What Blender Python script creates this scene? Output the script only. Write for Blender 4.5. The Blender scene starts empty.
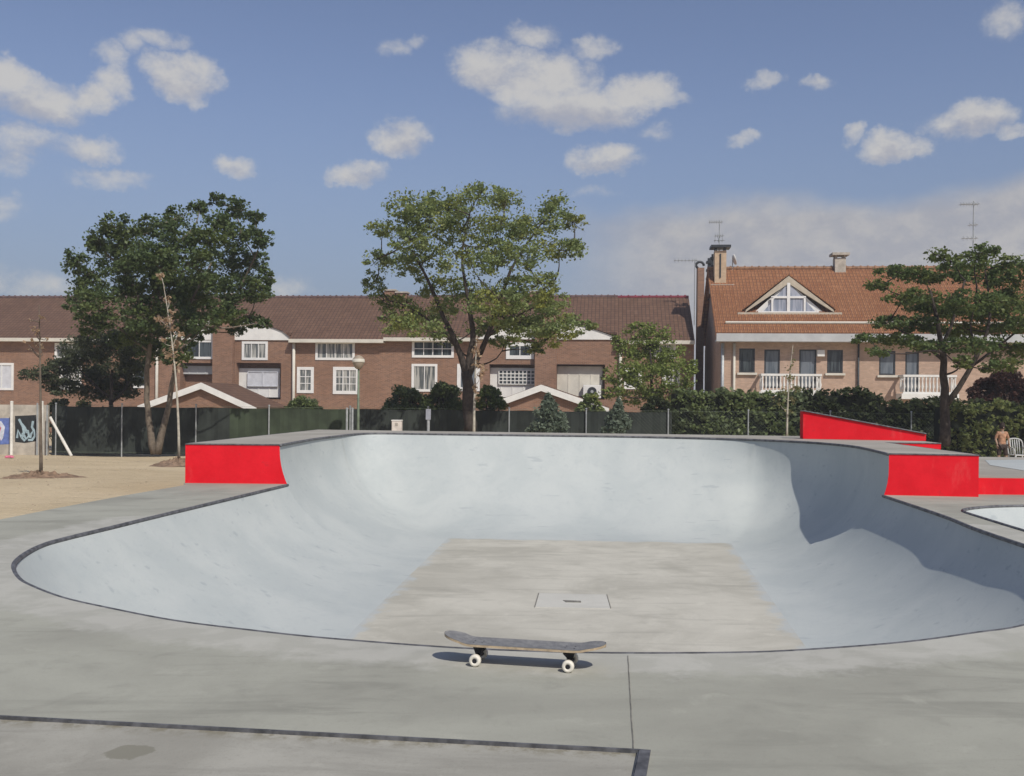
import bpy, bmesh, math, random
import numpy as np
from mathutils import Vector, Matrix
from mathutils.geometry import delaunay_2d_cdt

random.seed(7); RNG = np.random.default_rng(7)
SC = bpy.context.scene
COL = SC.collection
EYE = 1.31; F = 1000.0; ROLL = 0.010
SUN_AZ = math.radians(30); SUN_EL = math.radians(46)   # azimuth to the right of straight behind the camera

# ------------------------------------------------------------------ survey helpers: photo measurements -> metres
def ray(px, py):
    dx, dy = px-512, py-400
    c, s = math.cos(ROLL), math.sin(ROLL)
    return (dx*c+dy*s)/F, (-dx*s+dy*c)/F
def P(px, py, Y):
    a, b = ray(px, py); return Vector((a*Y, Y, EYE-b*Y))
def G(px, py, z=0.0):
    a, b = ray(px, py); Y = (EYE-z)/b; return Vector((a*Y, Y, z))
def tz(Y):
    def sm(a, b, t): t = min(1, max(0, (t-a)/(b-a))); return t
    return -0.93*sm(12, 38, Y) - 0.3*sm(38, 60, Y)

# ------------------------------------------------------------------ materials
def new_mat(name):
    m = bpy.data.materials.new(name); m.use_nodes = True
    nt = m.node_tree; return m, nt, nt.nodes['Principled BSDF']
def N(nt, typ, **kw):
    n = nt.nodes.new(typ)
    for k, v in kw.items():
        if k in n.inputs.keys() if isinstance(k, str) else False: n.inputs[k].default_value = v
        else: setattr(n, k, v)
    return n
def rgb(c): return (c[0], c[1], c[2], 1)
def mix(nt, fac, a, b, blend='MIX'):
    n = nt.nodes.new('ShaderNodeMix'); n.data_type = 'RGBA'; n.blend_type = blend; n.clamp_factor = True
    for sock, v in ((n.inputs[0], fac), (n.inputs[6], a), (n.inputs[7], b)):
        if isinstance(v, bpy.types.NodeSocket): nt.links.new(v, sock)
        elif isinstance(v, (int, float)): sock.default_value = v
        else: sock.default_value = rgb(v)
    return n.outputs[2]
def noise(nt, scale, detail=4, rough=.55, vec=None, dist=0.0):
    n = nt.nodes.new('ShaderNodeTexNoise'); n.inputs['Scale'].default_value = scale
    n.inputs['Detail'].default_value = detail; n.inputs['Roughness'].default_value = rough
    n.inputs['Distortion'].default_value = dist
    if vec is not None: nt.links.new(vec, n.inputs['Vector'])
    return n.outputs['Fac']
def ramp(nt, fac, a, b, lo=0.0, hi=1.0):
    n = nt.nodes.new('ShaderNodeMapRange'); n.interpolation_type = 'SMOOTHSTEP'
    nt.links.new(fac, n.inputs[0]); n.inputs[1].default_value = a; n.inputs[2].default_value = b
    n.inputs[3].default_value = lo; n.inputs[4].default_value = hi
    return n.outputs[0]
def world_vec(nt, scale=(1, 1, 1), loc=(0, 0, 0), rot=(0, 0, 0)):
    g = nt.nodes.new('ShaderNodeNewGeometry'); m = nt.nodes.new('ShaderNodeMapping')
    nt.links.new(g.outputs['Position'], m.inputs[0]); m.inputs['Scale'].default_value = scale
    m.inputs['Location'].default_value = loc; m.inputs['Rotation'].default_value = rot
    return m.outputs[0]
def bump(nt, bsdf, h, strength=.3, dist=.01):
    b = nt.nodes.new('ShaderNodeBump'); b.inputs['Strength'].default_value = strength
    b.inputs['Distance'].default_value = dist
    nt.links.new(h, b.inputs['Height']); nt.links.new(b.outputs[0], bsdf.inputs['Normal'])
def plain(name, col, rough=.7, var=.15, scale=3.0, metal=0.0, bmp=0.0, spec=.3):
    m, nt, b = new_mat(name); v = world_vec(nt)
    n = noise(nt, scale, 5, .6, v)
    dark = tuple(c*(1-var) for c in col); lite = tuple(min(1, c*(1+var)) for c in col)
    nt.links.new(mix(nt, ramp(nt, n, .3, .7), dark, lite), b.inputs['Base Color'])
    b.inputs['Roughness'].default_value = rough; b.inputs['Metallic'].default_value = metal
    b.inputs['Specular IOR Level'].default_value = spec
    if bmp: bump(nt, b, noise(nt, scale*12, 4, .6, v), bmp, .01)
    return m

def concrete(name, base, tint, stain=.35, apron=False, streak=True, dirt=None):
    m, nt, b = new_mat(name); v = world_vec(nt)
    n1 = noise(nt, .55, 6, .6, v, .6); n2 = noise(nt, 3.0, 6, .65, v, .4); n3 = noise(nt, 60, 3, .6, v)
    sv = world_vec(nt, (.5, 2.2, 1), (3, 1, 0), (0, 0, .08)); n4 = noise(nt, 1.4, 5, .62, sv, .8)
    c = mix(nt, ramp(nt, n1, .35, .65), tuple(x*.88 for x in base), tint)
    c = mix(nt, ramp(nt, n4, .50, .72, 0, stain), c, tuple(x*.62 for x in base))
    c = mix(nt, ramp(nt, n2, .52, .75, 0, stain*.8), c, tuple(x*.72 for x in base))
    c = mix(nt, ramp(nt, n2, .28, .42, .35, 0), c, tuple(min(1, x*1.22) for x in tint))
    c = mix(nt, ramp(nt, n3, .55, .72, 0, .28), c, tuple(x*.66 for x in base))
    n5 = noise(nt, 9, 6, .8, v); c = mix(nt, ramp(nt, n5, .58, .74, 0, .35), c, tuple(x*.6 for x in base)); c = mix(nt, ramp(nt, n5, .26, .38, .30, 0), c, tuple(min(1, x*1.25) for x in tint))
    if apron:
        a = nt.nodes.new('ShaderNodeAttribute'); a.attribute_name = 'apron'
        ad = nt.nodes.new('ShaderNodeMath'); ad.operation = 'ADD'; nt.links.new(a.outputs['Fac'], ad.inputs[0])
        mm = nt.nodes.new('ShaderNodeMath'); mm.operation = 'MULTIPLY_ADD'; nt.links.new(noise(nt, 4.5, 6, .7, v), mm.inputs[0])
        mm.inputs[1].default_value = .9; mm.inputs[2].default_value = -.45; nt.links.new(mm.outputs[0], ad.inputs[1])
        pale = mix(nt, ramp(nt, n2, .4, .6), (.42, .41, .36), (.52, .505, .45))
        c = mix(nt, ramp(nt, ad.outputs[0], .35, .62, 0, .62), c, pale)
    g6 = noise(nt, 220, 2, .6, v); c = mix(nt, ramp(nt, g6, .5, .75, 0, .35), c, tuple(x*.55 for x in base))
    nt.links.new(c, b.inputs['Base Color']); b.inputs['Roughness'].default_value = .8
    b.inputs['Specular IOR Level'].default_value = .25
    bump(nt, b, noise(nt, 90, 4, .7, v), .25, .004)
    return m

M = {}
M['deck'] = concrete('deck_concrete', (.34, .334, .278), (.38, .376, .312), .60, apron=True)
M['upper'] = concrete('upper_concrete', (.37, .345, .29), (.42, .395, .34), .25)
M['pad'] = concrete('pad_concrete', (.335, .32, .27), (.40, .385, .33), .55)
M['flat'] = concrete('flat_concrete', (.462, .440, .368), (.55, .525, .445), .45)
M['hatch'] = concrete('hatch_concrete', (.52, .505, .445), (.56, .545, .485), .25)
def bowl_paint():
    m, nt, b = new_mat('pale_blue_bowl_paint'); v = world_vec(nt)
    n1 = noise(nt, .8, 5, .6, v, .5); n2 = noise(nt, 4, 6, .7, v); n3 = noise(nt, 40, 3, .6, v)
    c = mix(nt, ramp(nt, n1, .35, .65), (.422, .452, .436), (.475, .500, .476))
    c = mix(nt, ramp(nt, n2, .55, .8, 0, .3), c, (.32, .36, .375))
    c = mix(nt, ramp(nt, n2, .25, .4, .30, 0), c, (.53, .54, .505))
    vs = noise(nt, 2.6, 5, .7, world_vec(nt, (2.2, 2.2, .30))); c = mix(nt, ramp(nt, vs, .54, .74, 0, .22), c, (.30, .33, .345)); c = mix(nt, ramp(nt, vs, .28, .42, .22, 0), c, (.54, .56, .54))
    tw = noise(nt, 5.5, 6, .72, v, 2.6); c = mix(nt, ramp(nt, tw, .56, .66, 0, .28), c, (.32, .345, .355))
    sp = noise(nt, 75, 3, .7, v); c = mix(nt, ramp(nt, sp, .62, .70, 0, .45), c, (.25, .275, .29))
    # thin curving wheel scuffs
    sv = world_vec(nt, (.35, 1.3, 2.4), (0, 0, 0), (.3, .2, .4))
    w = nt.nodes.new('ShaderNodeTexNoise'); w.inputs['Scale'].default_value = 5; w.inputs['Detail'].default_value = 3
    nt.links.new(sv, w.inputs['Vector'])
    c = mix(nt, ramp(nt, w.outputs['Fac'], .65, .71, 0, .32), c, (.24, .27, .29))
    c = mix(nt, ramp(nt, n3, .58, .75, 0, .18), c, (.33, .38, .42))
    nt.links.new(c, b.inputs['Base Color']); b.inputs['Roughness'].default_value = .62
    b.inputs['Specular IOR Level'].default_value = .3
    bump(nt, b, noise(nt, 30, 5, .65, v), .12, .004)
    return m
M['bowl'] = bowl_paint()
def red_paint():
    m, nt, b = new_mat('red_paint'); v = world_vec(nt)
    c = mix(nt, ramp(nt, noise(nt, 2.5, 6, .65, v), .3, .7), (.66, .009, .018), (.78, .014, .026))
    c = mix(nt, ramp(nt, noise(nt, 5, 6, .8, v), .55, .75, 0, .55), c, (.46, .02, .025))
    c = mix(nt, ramp(nt, noise(nt, 3.2, 6, .7, world_vec(nt, (1, 1, .35), (4, 1, 2))), .56, .72, 0, .30), c, (.74, .12, .11))
    c = mix(nt, ramp(nt, noise(nt, 16, 5, .8, v), .66, .74, 0, .6), c, (.36, .22, .20))
    c = mix(nt, ramp(nt, noise(nt, 22, 4, .7, v), .72, .8, 0, .5), c, (.55, .3, .27))
    nt.links.new(c, b.inputs['Base Color']); b.inputs['Roughness'].default_value = .7; b.inputs['Specular IOR Level'].default_value = .12
    bump(nt, b, noise(nt, 14, 5, .7, v), .3, .012)
    return m
M['red'] = red_paint()
M['steel'] = plain('dark_steel', (.12, .12, .125), .6, .45, 12, .25)
M['joint'] = plain('joint_dirt', (.19, .18, .155), .95, .3, 12)
def sand():
    m, nt, b = new_mat('sandy_ground'); v = world_vec(nt)
    n1 = noise(nt, .25, 6, .62, v, .6); n2 = noise(nt, 2.2, 6, .7, v, .3); n3 = noise(nt, 14, 5, .75, v)
    c = mix(nt, ramp(nt, n1, .35, .65), (.54, .43, .272), (.64, .52, .34))
    c = mix(nt, ramp(nt, n2, .5, .75, 0, .5), c, (.33, .255, .175))
    c = mix(nt, ramp(nt, n2, .25, .42, .4, 0), c, (.64, .53, .37))
    c = mix(nt, ramp(nt, n3, .58, .75, 0, .55), c, (.27, .21, .15))
    nt.links.new(c, b.inputs['Base Color']); b.inputs['Roughness'].default_value = .95
    b.inputs['Specular IOR Level'].default_value = .1
    bump(nt, b, noise(nt, 5, 6, .75, v), .8, .10)
    return m
M['sand'] = sand()
M['soil'] = plain('dug_soil', (.22, .15, .10), .95, .35, 6, bmp=.5)

def brick(name, col, var=.16):
    m, nt, b = new_mat(name)
    uv = nt.nodes.new('ShaderNodeUVMap'); uv.uv_map = 'UVMap'
    t = nt.nodes.new('ShaderNodeTexBrick'); nt.links.new(uv.outputs[0], t.inputs['Vector'])
    t.inputs['Scale'].default_value = 1; t.inputs['Brick Width'].default_value = .25; t.inputs['Row Height'].default_value = .075
    t.inputs['Mortar Size'].default_value = .008; t.inputs['Bias'].default_value = -.1
    t.inputs['Color1'].default_value = rgb(tuple(c*(1-var*1.6) for c in col)); t.inputs['Color2'].default_value = rgb(tuple(c*(1+var) for c in col))
    t.inputs['Mortar'].default_value = rgb(tuple(.5*c+.16 for c in col))
    v = world_vec(nt); n1 = noise(nt, .45, 6, .65, v, .4); n2 = noise(nt, 3.2, 5, .7, v)
    c = mix(nt, ramp(nt, n1, .38, .68, 0, .4), t.outputs['Color'], tuple(x*.62 for x in col))
    c = mix(nt, ramp(nt, n2, .5, .75, 0, .35), c, tuple(min(1, x*1.35+.02) for x in col))
    nt.links.new(c, b.inputs['Base Color']); b.inputs['Roughness'].default_value = .9
    b.inputs['Specular IOR Level'].default_value = .15
    bump(nt, b, t.outputs['Fac'], -.3, .01)
    return m
M['brick'] = brick('red_brown_brick', (.27, .145, .085))
M['brick2'] = brick('peach_brick', (.50, .345, .25), .10)

def tiles(name, c1, c2, mort, w=.26, h=.36):
    m, nt, b = new_mat(name)
    uv = nt.nodes.new('ShaderNodeUVMap'); uv.uv_map = 'UVMap'
    t = nt.nodes.new('ShaderNodeTexBrick'); nt.links.new(uv.outputs[0], t.inputs['Vector'])
    t.inputs['Scale'].default_value = 1; t.inputs['Brick Width'].default_value = w; t.inputs['Row Height'].default_value = h
    t.inputs['Mortar Size'].default_value = .035; t.inputs['Mortar Smooth'].default_value = .4
    t.inputs['Color1'].default_value = rgb(c1); t.inputs['Color2'].default_value = rgb(c2); t.inputs['Mortar'].default_value = rgb(mort)
    t.offset = 0.0
    v = world_vec(nt); n1 = noise(nt, .6, 6, .6, v, .5); n2 = noise(nt, 2.6, 6, .7, v)
    c = mix(nt, ramp(nt, n1, .4, .7, 0, .35), t.outputs['Color'], tuple(x*.6 for x in c1))
    c = mix(nt, ramp(nt, n2, .5, .72, 0, .35), c, tuple(min(1, x*1.3+.01) for x in c2))
    nt.links.new(c, b.inputs['Base Color']); b.inputs['Roughness'].default_value = .85
    b.inputs['Specular IOR Level'].default_value = .2
    return m
M['tile_b'] = tiles('brown_roof_tiles', (.125, .070, .046), (.165, .095, .062), (.07, .042, .032))
M['tile_o'] = tiles('orange_roof_tiles', (.26, .108, .048), (.34, .165, .078), (.14, .064, .038), .22, .34)
M['ridge'] = plain('ridge_tiles', (.12, .075, .07), .85, .4, 5)
M['ridge_red'] = plain('crimson_ridge_tiles', (.19, .03, .045), .8, .3, 5)
M['ridge_o'] = plain('orange_ridge_tiles', (.27, .15, .085), .85, .3, 5)
M['white'] = plain('white_render', (.72, .71, .67), .7, .06, 2)
M['offwhite'] = plain('cream_paint', (.60, .57, .49), .7, .08, 2)
M['frame'] = plain('white_window_frame', (.74, .73, .70), .5, .05, 3)
M['greyfascia'] = plain('grey_white_fascia', (.46, .47, .47), .7, .1, 1)
M['cement'] = plain('cement_render', (.42, .38, .32), .85, .2, 3, bmp=.2)
M['peachr'] = plain('peach_render', (.50, .37, .25), .85, .12, 4)
M['dkmetal'] = plain('dark_metal', (.05, .055, .06), .5, .2, 6, .6)
M['galv'] = plain('galvanised_metal', (.40, .42, .42), .5, .15, 8, .4)
M['polewhite'] = plain('white_painted_pole', (.70, .68, .62), .6, .12, 5)
M['greenpole'] = plain('dull_green_pole', (.16, .20, .14), .6, .2, 5)
M['shutter'] = plain('pale_shutter', (.56, .57, .60), .6, .08, 4)
def glass(name, dark, light, scale=2.2):
    m, nt, b = new_mat(name); v = world_vec(nt, (3.0, 3.0, .25))
    n = noise(nt, scale, 3, .5, v)
    nt.links.new(mix(nt, ramp(nt, n, .42, .58), dark, light), b.inputs['Base Color'])
    b.inputs['Roughness'].default_value = .12; b.inputs['Specular IOR Level'].default_value = .6
    return m
M['glass'] = glass('curtained_glass', (.10, .11, .11), (.42, .41, .37))
M['glass_dk'] = glass('dark_glass', (.02, .025, .03), (.07, .085, .09))
M['glass_b'] = glass('blind_glass', (.10, .12, .14), (.16, .18, .20))
M['glass_p'] = glass('pale_sky_glass', (.22, .25, .31), (.36, .38, .44))
M['bark'] = plain('dark_bark', (.052, .041, .034), .95, .35, 8, bmp=.5)
M['bark_p'] = plain('pale_bark', (.15, .122, .092), .95, .25, 8, bmp=.4)
M['bark_w'] = plain('whitish_sapling_bark', (.42, .39, .32), .9, .2, 8)
M['core'] = plain('dark_hedge_core', (.012, .016, .009), 1, .4, 3)
def leaf(name, c1, c2, c3=None, trans=.42):
    m = bpy.data.materials.new(name); m.use_nodes = True; nt = m.node_tree; nt.nodes.clear()
    g = nt.nodes.new('ShaderNodeNewGeometry'); out = nt.nodes.new('ShaderNodeOutputMaterial')
    c = mix(nt, g.outputs['Random Per Island'], c1, c2)
    n = noise(nt, .9, 3, .6, world_vec(nt))
    if c3: c = mix(nt, ramp(nt, n, .48, .66, 0, .8), c, c3)
    d = nt.nodes.new('ShaderNodeBsdfDiffuse'); t = nt.nodes.new('ShaderNodeBsdfTranslucent'); mx = nt.nodes.new('ShaderNodeMixShader')
    gl = nt.nodes.new('ShaderNodeBsdfGlossy'); gl.inputs['Roughness'].default_value = .45; gl.inputs['Color'].default_value = (.6, .6, .5, 1)
    m2 = nt.nodes.new('ShaderNodeMixShader'); m2.inputs[0].default_value = .02
    nt.links.new(c, d.inputs[0]); nt.links.new(c, t.inputs[0]); mx.inputs[0].default_value = trans
    nt.links.new(d.outputs[0], mx.inputs[1]); nt.links.new(t.outputs[0], mx.inputs[2])
    nt.links.new(mx.outputs[0], m2.inputs[1]); nt.links.new(gl.outputs[0], m2.inputs[2])
    nt.links.new(m2.outputs[0], out.inputs[0])
    return m
M['leaf_mid'] = leaf('mid_green_leaves', (.17, .225, .08), (.25, .30, .12), (.31, .315, .07))
M['leaf_dark'] = leaf('dark_green_leaves', (.068, .105, .040), (.125, .170, .068), (.13, .165, .05))
M['leaf_olive'] = leaf('dark_olive_leaves', (.07, .088, .045), (.11, .125, .07))
M['leaf_yel'] = leaf('yellow_green_leaves', (.17, .22, .055), (.26, .31, .09))
M['leaf_right'] = leaf('deep_green_leaves', (.085, .13, .045), (.15, .20, .07), (.18, .205, .055))
M['leaf_blue'] = leaf('blue_green_needles', (.13, .17, .12), (.20, .24, .175))
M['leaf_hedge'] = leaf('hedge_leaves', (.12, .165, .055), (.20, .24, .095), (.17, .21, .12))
M['leaf_hdark'] = leaf('dark_and_shaded_leaves', (.030, .042, .018), (.07, .088, .036))  # hedge shadow put into the leaf colour; undergrowth shares this dark tone
M['leaf_ivy'] = leaf('ivy_leaves', (.11, .145, .045), (.21, .23, .085))
M['leaf_dry'] = leaf('dry_pinkish_leaves', (.40, .27, .17), (.52, .40, .27))
M['leaf_young'] = leaf('young_leaves', (.16, .17, .07), (.30, .26, .13))
M['leaf_plum'] = leaf('plum_red_leaves', (.05, .02, .018), (.10, .045, .035))
M['fabric'] = plain('dark_green_shade_cloth', (.030, .036, .031), .95, .3, 1.1)
M['fabric_g'] = plain('green_shade_cloth', (.040, .053, .032), .95, .3, 1.4)

# ------------------------------------------------------------------ mesh helpers
class MB:
    def __init__(s): s.v = []; s.f = []; s.uv = {}
    def quad(s, pts, uv=None):
        i = len(s.v); s.v += [Vector(p) for p in pts]; s.f.append(tuple(range(i, i+len(pts))))
        if uv: s.uv[len(s.f)-1] = uv
        return s
    def hexa(s, p):   # p[0:4] bottom ccw, p[4:8] top
        i = len(s.v); s.v += [Vector(q) for q in p]
        for f in ((3, 2, 1, 0), (4, 5, 6, 7), (0, 1, 5, 4), (1, 2, 6, 5), (2, 3, 7, 6), (3, 0, 4, 7)):
            s.f.append(tuple(i+k for k in f))
        return s
    def box(s, a, b, fr=None):
        x0, y0, z0 = a; x1, y1, z1 = b
        p = [(x0, y0, z0), (x1, y0, z0), (x1, y1, z0), (x0, y1, z0), (x0, y0, z1), (x1, y0, z1), (x1, y1, z1), (x0, y1, z1)]
        if fr: p = [fr(*q) for q in p]
        return s.hexa(p)
    def tube(s, pts, rad, n=8, cap=True):
        pts = [Vector(p) for p in pts]
        if not hasattr(rad, '__len__'): rad = [rad]*len(pts)
        base = len(s.v); up = None
        for k, p in enumerate(pts):
            t = (pts[min(k+1, len(pts)-1)]-pts[max(k-1, 0)])
            if t.length < 1e-9: t = Vector((0, 0, 1))
            t.normalize()
            if up is None: up = Vector((0, 0, 1)) if abs(t.z) < .9 else Vector((1, 0, 0))
            a = t.cross(up)
            if a.length < 1e-4: a = t.cross(Vector((1, .3, 0)))
            a.normalize(); b = a.cross(t); b.normalize(); up = b
            for j in range(n):
                w = 2*math.pi*j/n; s.v.append(p+(a*math.cos(w)+b*math.sin(w))*rad[k])
        for k in range(len(pts)-1):
            for j in range(n):
                q = (j+1) % n
                s.f.append((base+k*n+j, base+k*n+q, base+(k+1)*n+q, base+(k+1)*n+j))
        if cap:
            s.f.append(tuple(base+j for j in range(n))[::-1]); s.f.append(tuple(base+(len(pts)-1)*n+j for j in range(n)))
        return s
    def prism(s, poly, off):
        """closed prism from a polygon (list of 3D points) extruded by the vector off"""
        i = len(s.v); n = len(poly); off = Vector(off)
        s.v += [Vector(p) for p in poly]+[Vector(p)+off for p in poly]
        s.f.append(tuple(range(i, i+n))[::-1]); s.f.append(tuple(range(i+n, i+2*n)))
        for k in range(n): q = (k+1) % n; s.f.append((i+k, i+q, i+n+q, i+n+k))
        return s
    def lathe(s, c, prof, n=16):
        i = len(s.v); c = Vector(c)
        for r, z in prof:
            for j in range(n): w = 2*math.pi*j/n; s.v.append(c+Vector((r*math.cos(w), r*math.sin(w), z)))
        for k in range(len(prof)-1):
            for j in range(n): q = (j+1) % n; s.f.append((i+k*n+j, i+k*n+q, i+(k+1)*n+q, i+(k+1)*n+j))
        s.f.append(tuple(i+j for j in range(n))[::-1]); s.f.append(tuple(i+(len(prof)-1)*n+j for j in range(n)))
        return s
def link(name, me, mat, parent=None):
    o = bpy.data.objects.new(name, me); COL.objects.link(o)
    if mat: me.materials.append(mat)
    if parent: o.parent = parent
    return o
def build(mb, name, mat, parent=None, smooth=False, bevel=0.0, uvframe=None, recalc=True):
    off = parent_world(parent) if parent else Vector((0, 0, 0))
    me = bpy.data.meshes.new(name); me.from_pydata([tuple(v-off) for v in mb.v], [], mb.f)
    if recalc:
        bm = bmesh.new(); bm.from_mesh(me); bmesh.ops.recalc_face_normals(bm, faces=bm.faces)
        if bevel: bmesh.ops.bevel(bm, geom=[e for e in bm.edges if len(e.link_faces) == 2 and e.calc_face_angle(0) > .5], offset=bevel, segments=2, affect='EDGES', profile=.5)
        bm.to_mesh(me); bm.free()
    if uvframe:
        uvl = me.uv_layers.new(name='UVMap'); u, org = uvframe
        for p in me.polygons:
            nrm = p.normal
            for li in p.loop_indices:
                co = me.vertices[me.loops[li].vertex_index].co+off-org
                # slope coordinate: distance up the face
                a = co.dot(u)
                if abs(nrm.dot(u)) > .7: a = co.dot(Vector((-u.y, u.x, 0)))
                h = co.z if abs(nrm.z) < .35 else co.z/max(.3, math.sqrt(max(0, 1-nrm.z**2)))
                uvl.data[li].uv = (a, h)
    if smooth: me.polygons.foreach_set('use_smooth', [True]*len(me.polygons))
    me.update()
    return link(name, me, mat, parent)
def parent_world(o):
    p = Vector((0, 0, 0))
    while o: p += o.location; o = o.parent
    return p
def tag(o, label=None, cat=None, group=None, kind=None):
    if label: o['label'] = label
    if cat: o['category'] = cat
    if group: o['group'] = group
    if kind: o['kind'] = kind
    return o
def thing(name, label, cat, loc, group=None):
    o = bpy.data.objects.new(name, None); COL.objects.link(o); o.location = loc; o.empty_display_size = .3
    return tag(o, label, cat, group)
def copy_tree(o, loc, parent=None):
    c = o.copy(); COL.objects.link(c); c.parent = parent
    if loc is not None: c.location = loc
    for ch in [x for x in COL.objects if x.parent == o]: copy_tree(ch, None, c)
    return c

def catmull(pts, step=.12):
    out = []; n = len(pts)
    for i in range(n-1):
        p0 = pts[max(i-1, 0)]; p1 = pts[i]; p2 = pts[i+1]; p3 = pts[min(i+2, n-1)]
        k = max(1, int((p2-p1).length/step))
        for j in range(k):
            t = j/k
            out.append(.5*((2*p1)+(p2-p0)*t+(2*p0-5*p1+4*p2-p3)*t*t+(3*p1-p0-3*p2+p3)*t**3))
    out.append(pts[-1]); return out
def in_poly(x, y, poly):
    r = False; n = len(poly); j = n-1
    for i in range(n):
        xi, yi = poly[i][0], poly[i][1]; xj, yj = poly[j][0], poly[j][1]
        if (yi > y) != (yj > y) and x < (xj-xi)*(y-yi)/(yj-yi)+xi: r = not r
        j = i
    return r
def dist_poly(x, y, arr):
    d = arr-np.array([x, y]); return float(np.sqrt((d**2).sum(1)).min())
def sheet(outline, holes, grid, zf):
    """flat sheet with holes, triangulated over a point grid"""
    vs = []; es = []
    for loop in [outline]+holes:
        i = len(vs); vs += [(p[0], p[1]) for p in loop]; es += [(i+k, i+(k+1) % len(loop)) for k in range(len(loop))]
    arr = np.array(vs)
    for g in grid:
        if in_poly(g[0], g[1], outline) and not any(in_poly(g[0], g[1], h) for h in holes) and dist_poly(g[0], g[1], arr) > .06:
            vs.append(g)
    r = delaunay_2d_cdt([Vector(v) for v in vs], es, [], 0, 1e-6)
    V = [Vector((p[0], p[1], zf(p[0], p[1]))) for p in r[0]]; Fc = []
    for f in r[2]:
        cx = sum(r[0][k][0] for k in f)/len(f); cy = sum(r[0][k][1] for k in f)/len(f)
        if in_poly(cx, cy, outline) and not any(in_poly(cx, cy, h) for h in holes): Fc.append(tuple(f))
    mb = MB(); mb.v = V; mb.f = Fc; return mb

# ------------------------------------------------------------------ the skate bowl
D = 1.12; ZU = 0.60
flatq = [G(448, 538, -D), G(731, 543, -D), None, None]
fl, fr_ = G(340, 643, -D), G(803, 643, -D)
def extend(a, b, Y): t = (Y-a.y)/(b.y-a.y); return a+(b-a)*t
flatq[2] = extend(flatq[1], fr_, 7.7); flatq[3] = extend(flatq[0], fl, 7.7)
def nearest_flat(p):
    p2 = Vector((p.x, p.y)); best = None
    for i in range(4):
        a = Vector(flatq[i][:2]); b = Vector(flatq[(i+1) % 4][:2]); t = max(0, min(1, (p2-a).dot(b-a)/(b-a).length_squared))
        q = a+(b-a)*t; d = (p2-q).length
        if best is None or d < best[0]: best = (d, q)
    return Vector((best[1].x, best[1].y, -D))

low_px = [(287, 484), (160, 514.2), (115.6, 525), (62.5, 537.7), (39, 544.7), (20.3, 554.8), (11.7, 565), (17, 577.5), (31, 586), (62.5, 597.8),
          (112, 609), (175, 621.0), (250, 630.5), (325, 638.5), (450, 648), (540, 652), (612, 653.5), (712, 653.3), (792, 651.0), (902, 642.8), (977, 632.8), (1024, 625.5)]
low = [G(x, y) for x, y in low_px]
low += [Vector((3.95, 6.65, 0)), Vector((4.55, 7.55, 0)), Vector((4.78, 8.4, 0))]
low += [G(1024, 543.8), G(976, 527.6), G(943.5, 514.8), G(884, 495)]
# upper lip start/end follow the wall's own curve above the deck
def prof_dims(lp_, L, H):
    """semi-axis a (across) and B (height) of the wall's transition; steeper with a bit of vertical on the right"""
    R = (L*L+H*H)/(2*H); ss_ = lambda q: (lambda t: t*t*(3-2*t))(min(1, max(0, q)))
    k = ss_((lp_[0]-4.0)/1.0) if lp_[1] > 12 else ss_((lp_[0]-3.0)/1.3); k2 = ss_((lp_[1]-8.5)/5.5)*ss_((-2.5-lp_[0])/.9)
    if R < H: R = H
    B = R+(1.50-R)*k; B = B+(1.65-B)*k2
    T = math.acos(1-H/B) if H < B else math.pi/2
    return L/math.sin(T), B, T
def up_from(lo):
    f = nearest_flat(lo); L = (lo-f); L.z = 0; l0 = L.length; a, B, T = prof_dims(lo, l0, D); H = D+ZU
    T1 = math.acos(1-H/B) if H < B else math.pi/2
    return Vector((f.x, f.y, 0))+L.normalized()*a*math.sin(T1)
uL = up_from(low[0]); uR = up_from(low[-1])
uL.z = uR.z = ZU
up_px = [(312, 438.6), (337.7, 435.4), (352, 433.8), (368, 433.0), (395, 433.0), (450, 433.8), (545, 435), (620, 436), (690, 437.3), (740, 438.6), (790, 440.6), (820, 442.4), (856, 446)]
up = [uR]+[G(x, y, ZU) for x, y in reversed(up_px)]+[uL]
print('FLAT', [tuple(round(c, 2) for c in p) for p in flatq]); print('LOW', [tuple(round(c, 2) for c in p) for p in low]); print('UP', [tuple(round(c, 2) for c in p) for p in up])
lowc = catmull(low, .1); upc = catmull(up, .1)
NP = 26
def profile(lip):
    f = nearest_flat(lip); d = Vector((lip.x-f.x, lip.y-f.y, 0)); L = d.length; n = d/L; H = lip.z+D
    a, B, T = prof_dims(lip, L, H); out = []
    nv_ = 4 if H > B else 0; m_ = NP-nv_
    for k in range(m_+1): t = T*k/m_; out.append(f+n*(a*math.sin(t))+Vector((0, 0, B*(1-math.cos(t)))))
    for k in range(nv_): z = B+(H-B)*(k+1)/nv_; out.append(f+n*L+Vector((0, 0, z)))
    return out
def bowl_mesh(lips, closed):
    mb = MB()
    for l in lips: mb.v += profile(l)
    n = len(lips)
    for i in range(n if closed else n-1):
        j = (i+1) % n
        for k in range(NP): a = i*(NP+1)+k; b = j*(NP+1)+k; mb.f.append((a, a+1, b+1, b))
    return mb
mb = bowl_mesh(lowc, False); mb2 = bowl_mesh(upc, False)
off = len(mb.v); mb.v += mb2.v; mb.f += [tuple(i+off for i in f) for f in mb2.f]
bowl = tag(build(mb, 'skate_bowl', M['bowl'], smooth=True, recalc=False), kind='structure')
for p in bowl.data.polygons: pass
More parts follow.
